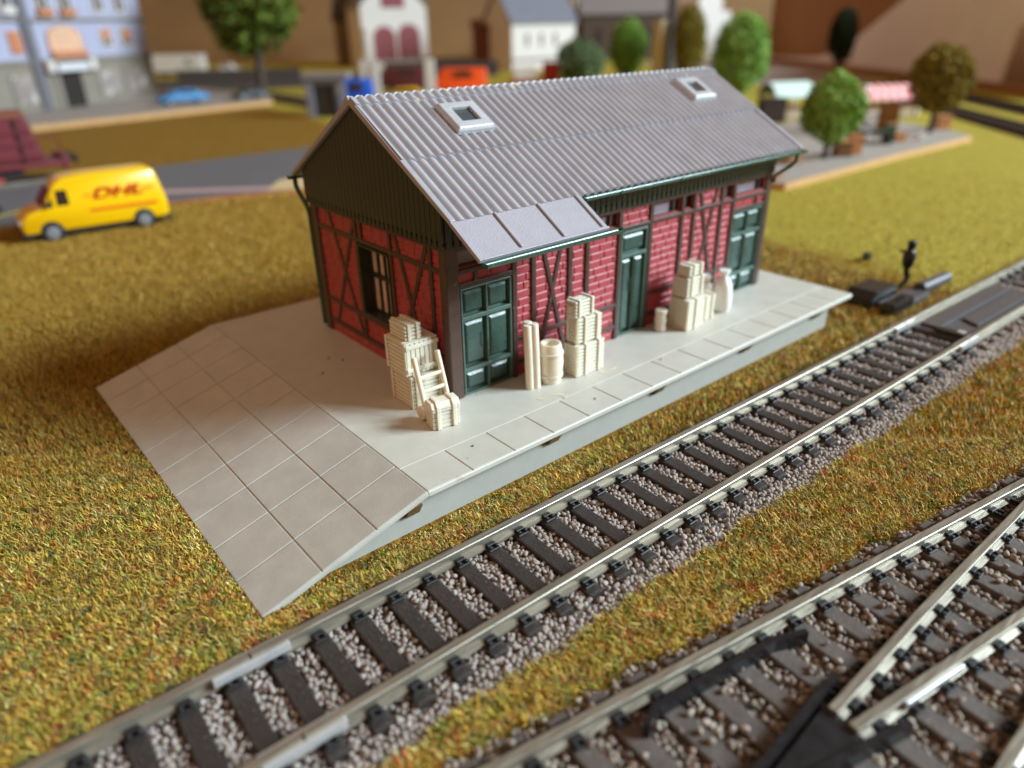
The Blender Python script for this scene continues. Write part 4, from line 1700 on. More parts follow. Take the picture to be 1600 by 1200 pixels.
b.tube([(1.3, -1.4, 1.75), (1.3, -1.4, 3.0), (0.1, -1.4, 3.0)], 0.06, n=6)
b.build('handrail', M_MAR, WG)
for z_ in (1.9, 2.7, 3.5):
    b = MB()
    b.box(-15.9, 0.15 - (z_ - 1.5) * 0.2, -1.72, -1.6, z_ - 0.1, z_ + 0.1)
    b.build('side_rib', M_MAR, wb)
b = MB()
b.box(-16, 1.5, -1.5, 1.5, 1.05, 1.45)
b.build('underframe', M_MAR, WG, bevel=0.08)
b = MB()
b.box(1.2, 1.62, -1.5, 1.5, 0.85, 1.75)
b.build('buffer_beam', M_MAR, WG, bevel=0.06)
for s in (-1, 1):
    b = MB()
    b.cyl((1.6, s * 0.95, 1.4), (2.1, s * 0.95, 1.4), 0.14, n=10)
    b.cyl((2.05, s * 0.95, 1.4), (2.2, s * 0.95, 1.4), 0.34, n=18)
    b.build('buffer', M_TYRE, WG, smooth=40)
for x in (-2.9, -12.5):
    for s in (-1, 1):
        b = MB()
        b.cyl((x, s * 0.8, 0.65), (x, s * 1.0, 0.65), 0.68, n=24)
        w_ = b.build('wheel', M_TYRE, WG, smooth=40)
        b = MB()
        b.cyl((x, s * 0.99, 0.65), (x, s * 1.06, 0.65), 0.48, n=20)
        b.build('wheel_disc', pm('wheel_red_white', (176, 60, 52), 0.5, spots=((200, 190, 186), 1.2, 0.52)), w_)
b = MB()
b.box(-4.4, -1.2, -1.1, -0.95, 0.6, 1.1)
b.build('axle_guard', M_TYRE, WG)
# track under the wagon and a black buffer stop
t = thing('railway_track', 'dark far track beneath the maroon wagon', 'track', (0, 0, 0))
b = MB()
b.box(-30, 1.4, 46.0, 49.4, G + 0.004, G + 0.10)
b.build('ballast_bed', M_BALB, t)
for s in (-1, 1):
    b = MB()
    b.box(-30, 1.4, 47.65 + s * 0.955 - 0.07, 47.65 + s * 0.955 + 0.07, G + 0.101, G + 0.25)
    b.build('rail', M_RAIL, t)
t = thing('crossing_block', 'low black track block on the road behind the yellow van', 'track block', (-6.4, 38.6, G), math.radians(8))
b = MB()
b.box(-2.2, 1.5, -0.9, 0.9, 0.02, 0.5)
b.build('base', M_BLACK, t, bevel=0.08)
b = MB()
b.box(0.4, 1.3, -0.5, 0.5, 0.5, 1.0)
b.build('top_block', M_BLACK, t, bevel=0.08)


# ------------------------------------------------------------------ trees
def tree(label, x, y, h, r, cz, rz_, col1, col2, n=5000, leaf=0.32, trunk_h=None, trunk_r=0.25, name='model_tree', group='model trees', lumps=16, z0=0.0, squash=1.0):
    """crown of many small flock flakes in lumpy ellipsoid; h total height, r radius, cz crown centre, rz_ half height"""
    t = thing(name, label, 'tree', (x, y, G + z0), 0, group)
    R_ = np.random.default_rng(int(abs(x * 31 + y * 17)) + 5)
    b = MB()
    th = trunk_h if trunk_h else cz
    b.tube([(0, 0, 0), (0.05 * r, 0, th * 0.5), (0, 0.03 * r, th)], [trunk_r * 1.35, trunk_r, trunk_r * 0.7], n=9)
    for k in range(5):
        a = k * 2.4
        b.tube([(0, 0, th * 0.75), (0.3 * r * math.cos(a), 0.3 * r * math.sin(a), cz), (0.62 * r * math.cos(a), 0.62 * r * math.sin(a), cz + rz_ * 0.45)], [trunk_r * 0.5, trunk_r * 0.3, trunk_r * 0.12], n=6)
    b.build('trunk', M_TRUNK, t, smooth=50)
    # lumps on the crown surface give an uneven outline
    ld = R_.normal(size=(lumps, 3))
    ld /= np.linalg.norm(ld, axis=1)[:, None]
    lc = ld * 0.55
    lr = R_.uniform(0.22, 0.40, lumps)
    which = R_.integers(0, lumps * 2, n)
    d = R_.normal(size=(n, 3))
    d /= np.linalg.norm(d, axis=1)[:, None]
    rad = R_.uniform(0.0, 1.0, n) ** 0.22
    pos = d * rad[:, None] * 0.88
    in_l = which < lumps
    pos[in_l] = (ld * 0.66)[which[in_l]] + d[in_l] * (rad[in_l] * lr[which[in_l]])[:, None]
    pos = pos * np.array([r, r * squash, rz_]) + np.array([0, 0, cz])
    s = leaf * R_.uniform(0.5, 1.15, n)
    a1 = R_.normal(size=(n, 3))
    a1 /= np.linalg.norm(a1, axis=1)[:, None]
    a2 = np.cross(a1, R_.normal(size=(n, 3)))
    a2 /= np.linalg.norm(a2, axis=1)[:, None]
    v = np.stack([pos - a1 * s[:, None] * 0.5, pos + a2 * s[:, None] * 0.45, pos + a1 * s[:, None] * 0.55, pos - a2 * s[:, None] * 0.4 + np.cross(a1, a2) * s[:, None] * 0.3], 1)
    f = np.arange(n * 4).reshape(n, 4)
    f = np.concatenate([f[:, [0, 1, 2]], f[:, [0, 2, 3]]])
    mixv = R_.beta(1.2, 1.2, n)
    mixv = np.clip(mixv * 0.5 + 0.5 * (np.sin(which * 12.9) * 0.5 + 0.5), 0, 1)
    c = np.array(lin(col1))[None] * (1 - mixv[:, None]) + np.array(lin(col2))[None] * mixv[:, None]
    np_mesh('crown', v.reshape(-1, 3), [f], M_LEAF, np.repeat(c, 4, axis=0), parent=t)
    return t


tree('round bright green tree on the market paving nearest the shed', 41.6, 12.9, 6, 2.25, 3.35, 2.6, (84, 122, 44), (172, 204, 108), n=7000, leaf=0.26, trunk_r=0.17, z0=0.4)
tree('olive brown bushy tree at the outer end of the market paving', 59.2, 13.1, 7, 2.7, 4.3, 3.0, (84, 74, 28), (172, 152, 70), n=7000, leaf=0.34, trunk_r=0.18, z0=0.4)
tree('large dark green leafy tree beside the pavement end at left', 35.6, 96.5, 20, 7.4, 12.5, 8.0, (44, 60, 22), (122, 140, 56), n=4000, leaf=0.95, trunk_r=0.55, lumps=26)
tree('tall light green tree rising beyond the right roof end', 77.2, 44.4, 10, 3.9, 5.6, 5.2, (88, 130, 52), (168, 204, 112), n=8000, leaf=0.46, trunk_r=0.3)
tree('dusty dark green round tree behind the roof ridge', 80.5, 76.3, 7, 4.3, 3.7, 3.7, (48, 68, 44), (128, 148, 104), n=6000, leaf=0.5, trunk_r=0.3)
tree('mid green slender tree right of the dark round tree', 95, 79, 10, 3.6, 5.2, 5.2, (84, 122, 44), (146, 182, 88), n=6500, leaf=0.5, trunk_r=0.3)
tree('olive green poplar beside the dark mast', 97, 67.5, 12, 3.0, 6.0, 6.4, (88, 80, 26), (156, 142, 56), n=5500, leaf=0.5, trunk_r=0.3)
tree('dark narrow cypress before the grey panel', 119, 53.0, 11, 2.5, 6.6, 4.9, (22, 34, 22), (48, 62, 36), n=5500, leaf=0.42, trunk_r=0.3)

# ------------------------------------------------------------------ market stalls and things on the market paving
M_WOODO = mat('orange_wood', (190, 128, 78), 0.65, var=0.12, scale=2)
M_WOODB = mat('brown_wood', (120, 80, 44), 0.65, var=0.15, scale=2)
M_POST = mat('pale_post', (210, 200, 184), 0.6)


def stall(label, x, y, rz, ln, wd, hb, hr, cols, stripes, gable):
    t = thing('market_stall', label, 'stall', (x, y, G + 0.02), rz, 'market stalls')
    for s in (-1, 1):
        for e_ in (-1, 1):
            b = MB()
            b.box(s * (ln / 2 - 0.25) - 0.14, s * (ln / 2 - 0.25) + 0.14, e_ * (wd / 2 - 0.25) - 0.14, e_ * (wd / 2 - 0.25) + 0.14, 0, hb)
            b.build('post', M_POST, t)
    # curved awning in stripes
    arc = [(-wd / 2, hb - 0.3), (-wd / 2 + 0.1, hb), (-wd * 0.25, hb + hr * 0.72), (0, hb + hr), (wd * 0.25, hb + hr * 0.72), (wd / 2 - 0.1, hb), (wd / 2, hb - 0.3)]
    for mi, mt in enumerate(cols):
        b = MB()
        for k in range(stripes):
            if k % len(cols) != mi:
                continue
            x0, x1 = -ln / 2 + k * ln / stripes, -ln / 2 + (k + 1) * ln / stripes
            vs = [(xx, u, v) for xx in (x0, x1) for u, v in arc] + [(xx, u, v - 0.1) for xx in (x0, x1) for u, v in arc]
            n = len(arc)
            fs = [(i, i + 1, n + i + 1, n + i) for i in range(n - 1)] + [(2 * n + i, 3 * n + i, 3 * n + i + 1, 2 * n + i + 1) for i in range(n - 1)]
            b.add(vs, fs)
        b.build('awning', mt, t, recalc=False)
    b = MB()
    b.prism([(u, v - 0.05) for u, v in arc[1:-1]], lambda u, v, d: (d, u, v), ln / 2 - 0.25, ln / 2 - 0.1)
    b.prism([(u, v - 0.05) for u, v in arc[1:-1]], lambda u, v, d: (d, u, v), -ln / 2 + 0.1, -ln / 2 + 0.25)
    b.build('gable_cloth', gable, t)
    b = MB()
    b.box(-ln / 2 + 0.4, ln / 2 - 0.4, -wd / 2 + 0.2, wd / 2 - 0.4, 0.9, 1.1)
    b.build('counter', M_WOODB, t)
    b = MB()
    b.box(-ln / 2 + 0.4, ln / 2 - 0.4, -wd / 2 + 0.22, -wd / 2 + 0.34, 0.05, 0.9)
    b.build('front_panel', pm('stall_front', (176, 156, 134), 0.7, var=0.25, scale=1.2), t)
    return t


RC = YAW - math.pi / 2
M_AWG = mat('awning_pale_green', (196, 214, 206), 0.6)
M_AWR = mat('awning_red', (212, 96, 106), 0.6)
M_AWP = mat('awning_pink', (238, 200, 196), 0.6)
M_TEAL = mat('gable_teal', (84, 104, 98), 0.6)
stall('market stall with pale green curved awning', 63.8, 29.5, RC + 0.25, 4.6, 3.6, 2.5, 1.0, [M_AWG], 1, M_TEAL)
stall('market stall with red striped awning and teal end', 71.5, 23.2, RC + 0.15, 6.8, 3.8, 2.1, 0.95, [M_AWR, M_AWP], 14, M_TEAL)


def boxthing(name, label, cat, x, y, sx_, sy_, h, mats_, rz=RC, z0=0.42, legs=False, group=None):
    t = thing(name, label, cat, (x, y, G + z0), rz, group)
    b = MB()
    b.box(-sx_ / 2, sx_ / 2, -sy_ / 2, sy_ / 2, 0.0 if not legs else h - 0.2, h - 0.12)
    b.build('body' if not legs else 'top', mats_[0], t, bevel=0.04)
    b = MB()
    b.box(-sx_ / 2 - 0.05, sx_ / 2 + 0.05, -sy_ / 2 - 0.05, sy_ / 2 + 0.05, h - 0.118, h)
    b.build('lid' if not legs else 'tabletop', mats_[-1], t, bevel=0.03)
    if legs:
        for s in (-1, 1):
            b = MB()
            b.box(s * sx_ * 0.4 - 0.12, s * sx_ * 0.4 + 0.12, -sy_ / 2 + 0.1, sy_ / 2 - 0.1, 0, h - 0.2)
            b.build('leg', mats_[0], t)
    return t


boxthing('wooden_crate', 'orange brown wooden crate right of the bright green tree', 'crate', 43.4, 12.6, 1.1, 1.0, 1.1, [M_WOODB, M_WOODO], group='crates on the market paving')
boxthing('wooden_box', 'tall orange wooden box beside the bright green tree', 'box', 44.6, 12.3, 0.75, 0.8, 1.35, [M_WOODO])
boxthing('planter', 'orange wooden planter right of the olive tree', 'planter', 62.2, 13.4, 1.2, 1.0, 1.15, [M_WOODO, M_WOODO])
boxthing('market_table', 'dark green table on the market paving between the trees', 'table', 50.3, 13.6, 2.6, 1.2, 1.0, [pm('bench_green', (44, 66, 52), 0.5)], legs=True)
boxthing('small_crate', 'low orange crate beside the dark green table', 'crate', 52.9, 12.9, 0.9, 0.9, 0.6, [M_WOODO], group='crates on the market paving')
boxthing('cupboard', 'brown wooden cupboard leaning behind the dark green table', 'cupboard', 56.6, 15.6, 1.4, 0.9, 2.5, [pm('cupboard_wood', (150, 106, 62), 0.65)])
boxthing('end_block', 'brown wooden block at the shed side of the market paving', 'block', 32.6, 11.7, 1.5, 1.3, 0.62, [pm('block_brown', (142, 92, 52), 0.6)], z0=0.03, rz=0.2)
boxthing('stall_cart', 'dark brown cart left of the pale green stall', 'cart', 59.6, 28.4, 2.4, 1.6, 2.3, [pm('cart_dark', (56, 42, 34), 0.7)], z0=0.02)
boxthing('goods_table', 'table heaped with pale goods below the striped awning', 'table', 60.5, 18.5, 3.2, 1.4, 1.1, [M_WOODB, pm('goods_pale', (190, 176, 176), 0.7, var=0.3, scale=2.2, spots=((120, 88, 70), 1.6, 0.55))], legs=True, z0=0.42)
for lab, x, y, sx_, sy_, h, c_ in (('white parcel on the paving behind the dark green table', 52.6, 15.4, .8, .7, .7, (214, 206, 204)), ('lilac grey parcel stacked behind the dark green table', 54.0, 16.4, .9, .8, 1.1, (168, 156, 172)), ('straw coloured bale between the trees on the market paving', 55.4, 14.6, .7, .7, 1.0, (196, 164, 96)),
                            ('small white parcel at the paving edge before the cupboard', 54.9, 12.0, .5, .5, .45, (222, 220, 218)), ('dark green bin right of the dark green table', 52.0, 13.3, .7, .7, 1.25, (40, 62, 50)), ('beige parcel left of the bright green tree', 38.4, 13.4, .9, .8, .8, (190, 160, 128))):
    boxthing('bin' if 'bin' in lab else ('bale' if 'bale' in lab else 'parcel'), lab, 'bin' if 'bin' in lab else ('bale' if 'bale' in lab else 'parcel'), x, y, sx_, sy_, h, [pm('goods_%d' % int(x * 10), c_, 0.7)])
t = thing('lamp_post', 'pale wooden post right of the bright green tree', 'post', (60.2, 19.8, G + 0.42))
b = MB()
b.box(-0.26, 0.26, -0.26, 0.26, 0, 3.2)
b.build('shaft', M_POST, t, bevel=0.03)
b = MB()
b.box(-0.34, 0.34, -0.34, 0.34, 3.2, 3.4)
b.build('cap', M_POST, t, bevel=0.03)

# dark tracks at the right edge
for lab, p0, p1 in (('dark far track nearest the yellow grass at the right edge', (60, 1.2), (98, 36)), ('dark far track just before the wooden edge strip', (76, 5.5), (112, 40))):
    t = thing('railway_track', lab, 'track', (0, 0, 0), 0, 'far dark tracks')
    a = Vector((*p0, 0))
    c = Vector((*p1, 0))
    d = (c - a).normalized()
    s = Vector((-d.y, d.x, 0))
    b = MB()
    b.hexa([(*(a - s * 1.9).xy, G + .003), (*(c - s * 1.9).xy, G + .003), (*(c + s * 1.9).xy, G + .003), (*(a + s * 1.9).xy, G + .003)],
           [(*(a - s * 1.5).xy, G + .3), (*(c - s * 1.5).xy, G + .3), (*(c + s * 1.5).xy, G + .3), (*(a + s * 1.5).xy, G + .3)])
    b.build('ballast_bed', pm('dark_ballast', (58, 48, 42), 0.9, var=0.2), t)
    for k in (-1, 1):
        rail([((a + s * k * .955).x, (a + s * k * .955).y), ((c + s * k * .955).x, (c + s * k * .955).y)], 'rail', t, pm('rail_dark', (84, 72, 62), 0.5, metal=0.5), ztop=G + 0.56)
# dark track left of the shed roof
t = thing('railway_track', 'dark track running behind the shed from the pavement end', 'track', (0, 0, 0), 0, 'far dark tracks')
a, c = Vector((37.2, 100, 0)), Vector((34.0, 30, 0))
d = (c - a).normalized()
s = Vector((-d.y, d.x, 0))
b = MB()
b.hexa([(*(a - s * 2).xy, G + .02), (*(c - s * 2).xy, G + .02), (*(c + s * 2).xy, G + .02), (*(a + s * 2).xy, G + .02)],
       [(*(a - s * 1.6).xy, G + .45), (*(c - s * 1.6).xy, G + .45), (*(c + s * 1.6).xy, G + .45), (*(a + s * 1.6).xy, G + .45)])
b.build('ballast_bed', MATS['dark_ballast'], t)
for k in (-1, 1):
    rail([((a + s * k * .955).x, (a + s * k * .955).y), ((c + s * k * .955).x, (c + s * k * .955).y)], 'rail', t, M_RAIL, ztop=G + 0.72)


# ------------------------------------------------------------------ houses of the town behind
def house(name, label, cx, cy, rz, w, d, h, rh, wall_m, roof_m, wins, frame_m, pane_m, doors_=(), ridge='x', over=0.5, base=None, extras=None):
    """cx, cy: middle of the front; local x to the right, front at y = 0 facing -y"""
    t = thing(name, label, 'building', (cx, cy, G), rz)
    b = MB()
    b.box(-w / 2, w / 2, 0, d, 0, h)
    if ridge == 'y':
        b.prism([(-w / 2, h), (w / 2, h), (0, h + rh)], lambda u, v, q_: (u, q_, v), 0, d)
    else:
        b.prism([(0, h), (d, h), (d / 2, h + rh)], lambda u, v, q_: (q_, u, v), -w / 2, w / 2)
    wl = b.build('wall', wall_m, t)
    b = MB()
    if ridge == 'x':
        k = rh / (d / 2)
        for sg in (0, 1):
            y0, y1 = (-over, d / 2) if sg == 0 else (d + over, d / 2)
            z0 = h - over * k
            vs = []
            for xx in (-w / 2 - over, w / 2 + over):
                vs += [(xx, y0, z0 + .05), (xx, y1, h + rh + .05), (xx, y1, h + rh + .4), (xx, y0, z0 + .4)]
            b.add(vs, [(0, 1, 2, 3), (7, 6, 5, 4), (0, 4, 5, 1), (1, 5, 6, 2), (2, 6, 7, 3), (3, 7, 4, 0)])
    else:
        k = rh / (w / 2)
        for sg in (-1, 1):
            vs = []
            for yy in (-over, d + over):
                vs += [(sg * (w / 2 + over), yy, h - over * k + .05), (0, yy, h + rh + .05), (0, yy, h + rh + .4), (sg * (w / 2 + over), yy, h - over * k + .4)]
            b.add(vs, [(0, 1, 2, 3), (7, 6, 5, 4), (0, 4, 5, 1), (1, 5, 6, 2), (2, 6, 7, 3), (3, 7, 4, 0)])
    b.build('roof', roof_m, t)
    for (x0, x1, z0, z1, arch) in wins:
        def outline(g_):
            if arch:
                m_, r_ = (x0 + x1) / 2, (x1 - x0) / 2 - g_
                zz = z1 - (x1 - x0) / 2 * arch
                return [(x0 + g_, z0 + g_), (x1 - g_, z0 + g_)] + [(m_ + r_ * math.cos(math.pi * k / 8), zz + ((x1 - x0) / 2 * arch - g_) * math.sin(math.pi * k / 8)) for k in range(9)]
            return [(x0 + g_, z0 + g_), (x1 - g_, z0 + g_), (x1 - g_, z1 - g_), (x0 + g_, z1 - g_)]
        b = MB()
        b.prism(outline(0), lambda u, v, q_: (u, -q_, v), -0.1, 0.12)
        f = b.build('window', frame_m, t)
        b = MB()
        g_ = min(0.22, (x1 - x0) * 0.18)
        b.prism(outline(g_), lambda u, v, q_: (u, -q_, v), 0.0, 0.16)
        b.build('pane', pane_m, f)
    for (x0, x1, z0, z1, dm) in doors_:
        b = MB()
        b.box(x0, x1, -0.14, 0.1, z0, z1)
        b.build('door', dm, t)
    for nm, x0, x1, y0, y1, z0, z1, mm in (extras or ()):
        b = MB()
        b.box(x0, x1, y0, y1, z0, z1)
        b.build(nm, mm, t, bevel=0.05)
    return t


M_BLUEW = mat('wall_pale_blue', (168, 168, 192), 0.7, var=0.04, scale=0.4)
M_GREYW = mat('wall_ground_grey', (134, 124, 112), 0.75, var=0.08, scale=0.6)
M_SLATE = mat('roof_slate', (112, 112, 124), 0.6, var=0.06, scale=0.4)
M_ORANGE = mat('window_orange', (190, 122, 84), 0.6, var=0.1)
M_GLZ = mat('far_window', (92, 80, 84), 0.3, var=0.2, scale=1)
M_DARKD = mat('far_door_dark', (34, 24, 20), 0.6)
M_WHITEW = mat('wall_white', (214, 206, 200), 0.7, var=0.04, scale=0.4)
M_BEIGEW = mat('wall_beige', (122, 98, 68), 0.8, var=0.08, scale=0.4)
M_DROOF = mat('roof_dark', (62, 52, 46), 0.8, var=0.1)
M_REDW = mat('brick_far', (112, 66, 54), 0.8, var=0.12, scale=0.6)
M_BARN = mat('barn_brown', (74, 58, 46), 0.8, var=0.15, scale=0.4)
M_GROOF = mat('roof_grey_far', (126, 118, 116), 0.7, var=0.06)
M_MARD = mat('arch_maroon', (134, 66, 70), 0.7, var=0.15, scale=0.8)

# town hall at the left: three storeys, facade turned towards the window light
TH = thing('town_hall', 'pale blue and white town hall with orange windows and dark doorway', 'building', (11.58, 99.66, G + 0.553), math.radians(32.76))


def th_box(nm, x0, x1, y0, y1, z0, z1, mm, par=None, bev=0.04):
    b = MB()
    b.box(x0, x1, y0, y1, z0, z1)
    return b.build(nm, mm, par or TH, bevel=bev)


th_box('ground_floor', -22, 15.4, 0, 12, 0, 5.5, M_GREYW)
th_box('upper_storeys', -22, 15.4, 0.1, 12, 5.5, 15, M_BLUEW)
for z0, z1 in ((5.35, 5.75), (9.95, 10.3), (14.6, 15.1)):
    th_box('cornice', -22.1, 15.55, -0.3, 0.1, z0, z1, M_GREYW)
th_box('drainpipe_bay', -4.7, -3.4, -0.4, 0.1, 0, 15, pm('bay_dark_grey', (104, 100, 106), 0.7))
b = MB()
b.prism([(-0.6, 15.1), (12.6, 15.1), (6, 19)], lambda u, v, d: (d, u, v), -22.3, 15.8)
b.build('roof', M_SLATE, TH)


def th_win(x0, x1, z0, z1, arch, fm, pmt, boxm=None, bars=0):
    b = MB()
    def out(g_):
        if arch:
            m_, r_ = (x0 + x1) / 2, (x1 - x0) / 2 - g_
            rise = (x1 - x0) / 2 * arch
            return [(x0 + g_, z0 + g_), (x1 - g_, z0 + g_)] + [(m_ + r_ * math.cos(math.pi * k / 8), z1 - rise + (rise - g_ * .5) * math.sin(math.pi * k / 8)) for k in range(9)]
        return [(x0 + g_, z0 + g_), (x1 - g_, z0 + g_), (x1 - g_, z1 - g_), (x0 + g_, z1 - g_)]
    b.prism(out(0), lambda u, v, q_: (u, -q_, v), -0.2, 0.12)
    f = b.build('window', fm, TH)
    b = MB()
    b.prism(out(0.24), lambda u, v, q_: (u, -q_, v), -0.1, 0.17)
    b.build('pane', pmt, f)
    for k in range(bars):
        xx = x0 + (x1 - x0) * (k + 1) / (bars + 1)
        th_box('glazing_bar', xx - 0.09, xx + 0.09, -0.23, -0.172, z0 + 0.24, z1 - 0.5, fm, f, 0.0)
    if boxm:
        th_box('flower_box', x0 - 0.1, x1 + 0.1, -0.6, -0.125, z0 - 0.1, z0 + 0.65, boxm, f)


M_PEACH = mat('window_peach', (224, 182, 152), 0.6, var=0.12, scale=0.8)
th_win(-1.4, 3.8, 5.9, 9.45, 0.45, M_ORANGE, M_PEACH, M_ORANGE, bars=3)
for x0 in (7.0, 10.6):
    th_win(x0, x0 + 1.9, 6.7, 9.2, 0.6, M_WHITEW, M_GLZ, bars=1)
    th_box('shutter', x0 + 0.25, x0 + 1.65, -0.24, -0.18, 7.7, 9.0, M_ORANGE)
    th_win(x0 - 0.1, x0 + 1.8, 10.9, 13.9, 0.3, M_WHITEW, M_GLZ, bars=1)
for x0 in (-1.8, 1.6):
    th_win(x0, x0 + 2.0, 10.6, 13.9, 0.4, M_WHITEW, M_GLZ, M_ORANGE, bars=1)
for x0 in (-6.7, -10.5, -14.3, -18.0):
    th_win(x0, x0 + 1.6, 6.5, 8.9, 0, M_ORANGE, M_ORANGE)
    th_win(x0, x0 + 1.6, 10.8, 13.6, 0.3, M_WHITEW, M_GLZ, M_WHITEW)
M_SHOP = mat('shop_window', (150, 138, 134), 0.35, var=0.4, scale=0.6, spots=((206, 192, 184), 0.5, 0.58))
th_win(-8.2, -5.0, 0.8, 4.4, 0, M_GREYW, M_SHOP)
th_win(4.9, 9.0, 0.8, 4.3, 0, M_GREYW, M_SHOP, bars=1)
th_win(9.6, 13.7, 0.8, 4.3, 0, M_GREYW, M_SHOP, bars=1)
dr = th_box('door', -1.15, 2.05, -0.13, 0.1, 0, 4.25, M_DARKD)
th_box('door_frame', -1.9, -1.15, -0.25, 0.1, 0, 4.25, M_GREYW, dr)
th_box('door_frame', 2.05, 2.8, -0.25, 0.1, 0, 4.25, M_GREYW, dr)
th_box('balcony', -1.9, 2.9, -1.2, -0.31, 4.3, 5.2, pm('balcony_white', (214, 210, 216), 0.6))
for x in (-2.7, 3.8):
    th_box('bracket_lamp', x - 0.5, x + 0.5, -1.1, -0.31, 4.3, 5.6, M_WHITEW)

house('beige_house', 'plain beige house with dark roof left of the white gabled house', 91.5, 170.0, RC, 8.6, 12, 11.0, 6.5, M_BEIGEW, M_DROOF, [(-2.6, -1.2, 4, 7, 0)], M_BEIGEW, M_GLZ, ridge='x')
house('gabled_house', 'white gabled house with maroon arches behind the blue van', 93.8, 152.6, RC + 0.45, 16.4, 12, 13.5, 8.0, M_WHITEW, M_GROOF,
      [(-5.6, 0.0, 1.6, 9.2, 0.9), (0.6, 6.2, 1.6, 9.6, 0.9), (-3.0, 2.8, 13.0, 17.6, 0.5)], M_MARD, M_MARD, ridge='y', extras=[('corner_pillar', -7.7, -5.9, -0.6, -0.05, 0, 9, M_WHITEW)])
t = house('slate_house', 'white house with slate roof and three windows beyond the ridge', 108.4, 115.2, RC + 0.6, 17.2, 11, 9.6, 6.4, M_WHITEW, M_SLATE,
          [(-5.2, -4.1, 4.6, 7.4, 0), (-1.4, -0.3, 4.6, 7.4, 0), (2.4, 3.5, 4.6, 7.4, 0)], M_WHITEW, M_GLZ, extras=[('string_course', -8.65, 8.65, -0.25, -0.02, 1.9, 2.4, M_GROOF)])
house('brick_house', 'dark red brick house with flat eaves left of the slate house', 101.0, 124.4, RC, 8.4, 9, 8.6, 1.2, M_REDW, M_REDW, [(-2.5, -1, 3.5, 6, 0), (1, 2.5, 3.5, 6, 0)], M_REDW, M_REDW)
house('tall_white_house', 'distant white house with red trim peeping over the slate roof', 153.5, 145.5, RC + 0.5, 10.4, 10, 18, 5, M_WHITEW, M_GROOF, [(-0.8, 0.8, 9.5, 17.5, 0)], M_MARD, M_MARD)
house('brown_barn', 'dark brown barn with grey roof behind the slender tree', 147.9, 127.7, RC, 21.6, 14, 11.4, 5.3, M_BARN, M_GROOF, [(-7.6, -5.6, 3.8, 7.6, 0), (5.7, 7.7, 3.2, 7.6, 0)], M_BARN, M_DARKD, over=0.8)
house('white_gable_house', 'bright white gable behind the poplar and tall green tree', 163.5, 112.5, RC + 0.6, 9.1, 9, 13.0, 6.2, M_WHITEW, M_WHITEW, [], M_WHITEW, M_GLZ, ridge='y', over=0.1, extras=[('side_wing', 4.57, 8.8, 0.5, 8.5, 0, 11.2, M_WHITEW)])

# walls and frames between road and houses
b = MB()
b.box(-11, 12, 0, 0.8, 0, 2.6)
o = b.build('low_wall', pm('wall_dark', (64, 54, 50), 0.8))
o.location = (82, 118, G)
o.rotation_euler = (0, 0, RC)
tag(o, 'long low dark wall in front of the brick house', 'wall')
b = MB()
b.box(-12, 12, 0, 0.6, 0, 2.2)
o = b.build('low_wall', pm('wall_dark2', (74, 66, 60), 0.8))
o.location = (48, 137, G)
o.rotation_euler = (0, 0, RC)
tag(o, 'low dark wall in front of the white box truck', 'wall')
b = MB()
b.box(-8, 8, 0, 0.6, 0, 2.4)
o = b.build('low_wall', pm('wall_pale', (150, 140, 130), 0.8))
o.location = (98, 141, G)
o.rotation_euler = (0, 0, RC)
tag(o, 'pale low wall between the gabled house and brick house', 'wall')
t = thing('white_shelter', 'white framed open shelter above the shed ridge', 'shelter', (45.6, 75.2, G), RC)
M_FRW = mat('shelter_white', (206, 202, 200), 0.6)
for x0, x1 in ((-4.9, -4.2), (-3.7, -2.4), (3.6, 4.9)):
    b = MB()
    b.box(x0, x1, 0, 0.7, 0, 5.3)
    b.build('post', M_FRW, t, bevel=0.05)
b = MB()
b.box(-3.7, 3.6, 0.2, 0.8, 4.9, 5.3)
b.build('top_beam', pm('shelter_grey', (140, 132, 130), 0.7), t)
t = thing('dark_frame', 'dark grey framed kiosk left of the blue van', 'kiosk', (31.5, 67.5, G), RC)
b = MB()
b.box(-2.2, 0.6, 0.2, 2.0, 0, 3.3)
b.build('body', pm('kiosk_dark', (46, 42, 36), 0.7), t)
b = MB()
b.box(-2.8, 2.4, -0.4, 2.6, 4.1, 4.6)
b.build('roof', pm('kiosk_roof', (132, 128, 132), 0.6), t)
for x in (-2.5, 1.2):
    b = MB()
    b.box(x, x + 0.8, -0.2, 0.3, 0, 4.1)
    b.build('post', pm('kiosk_post', (126, 126, 142), 0.6), t)


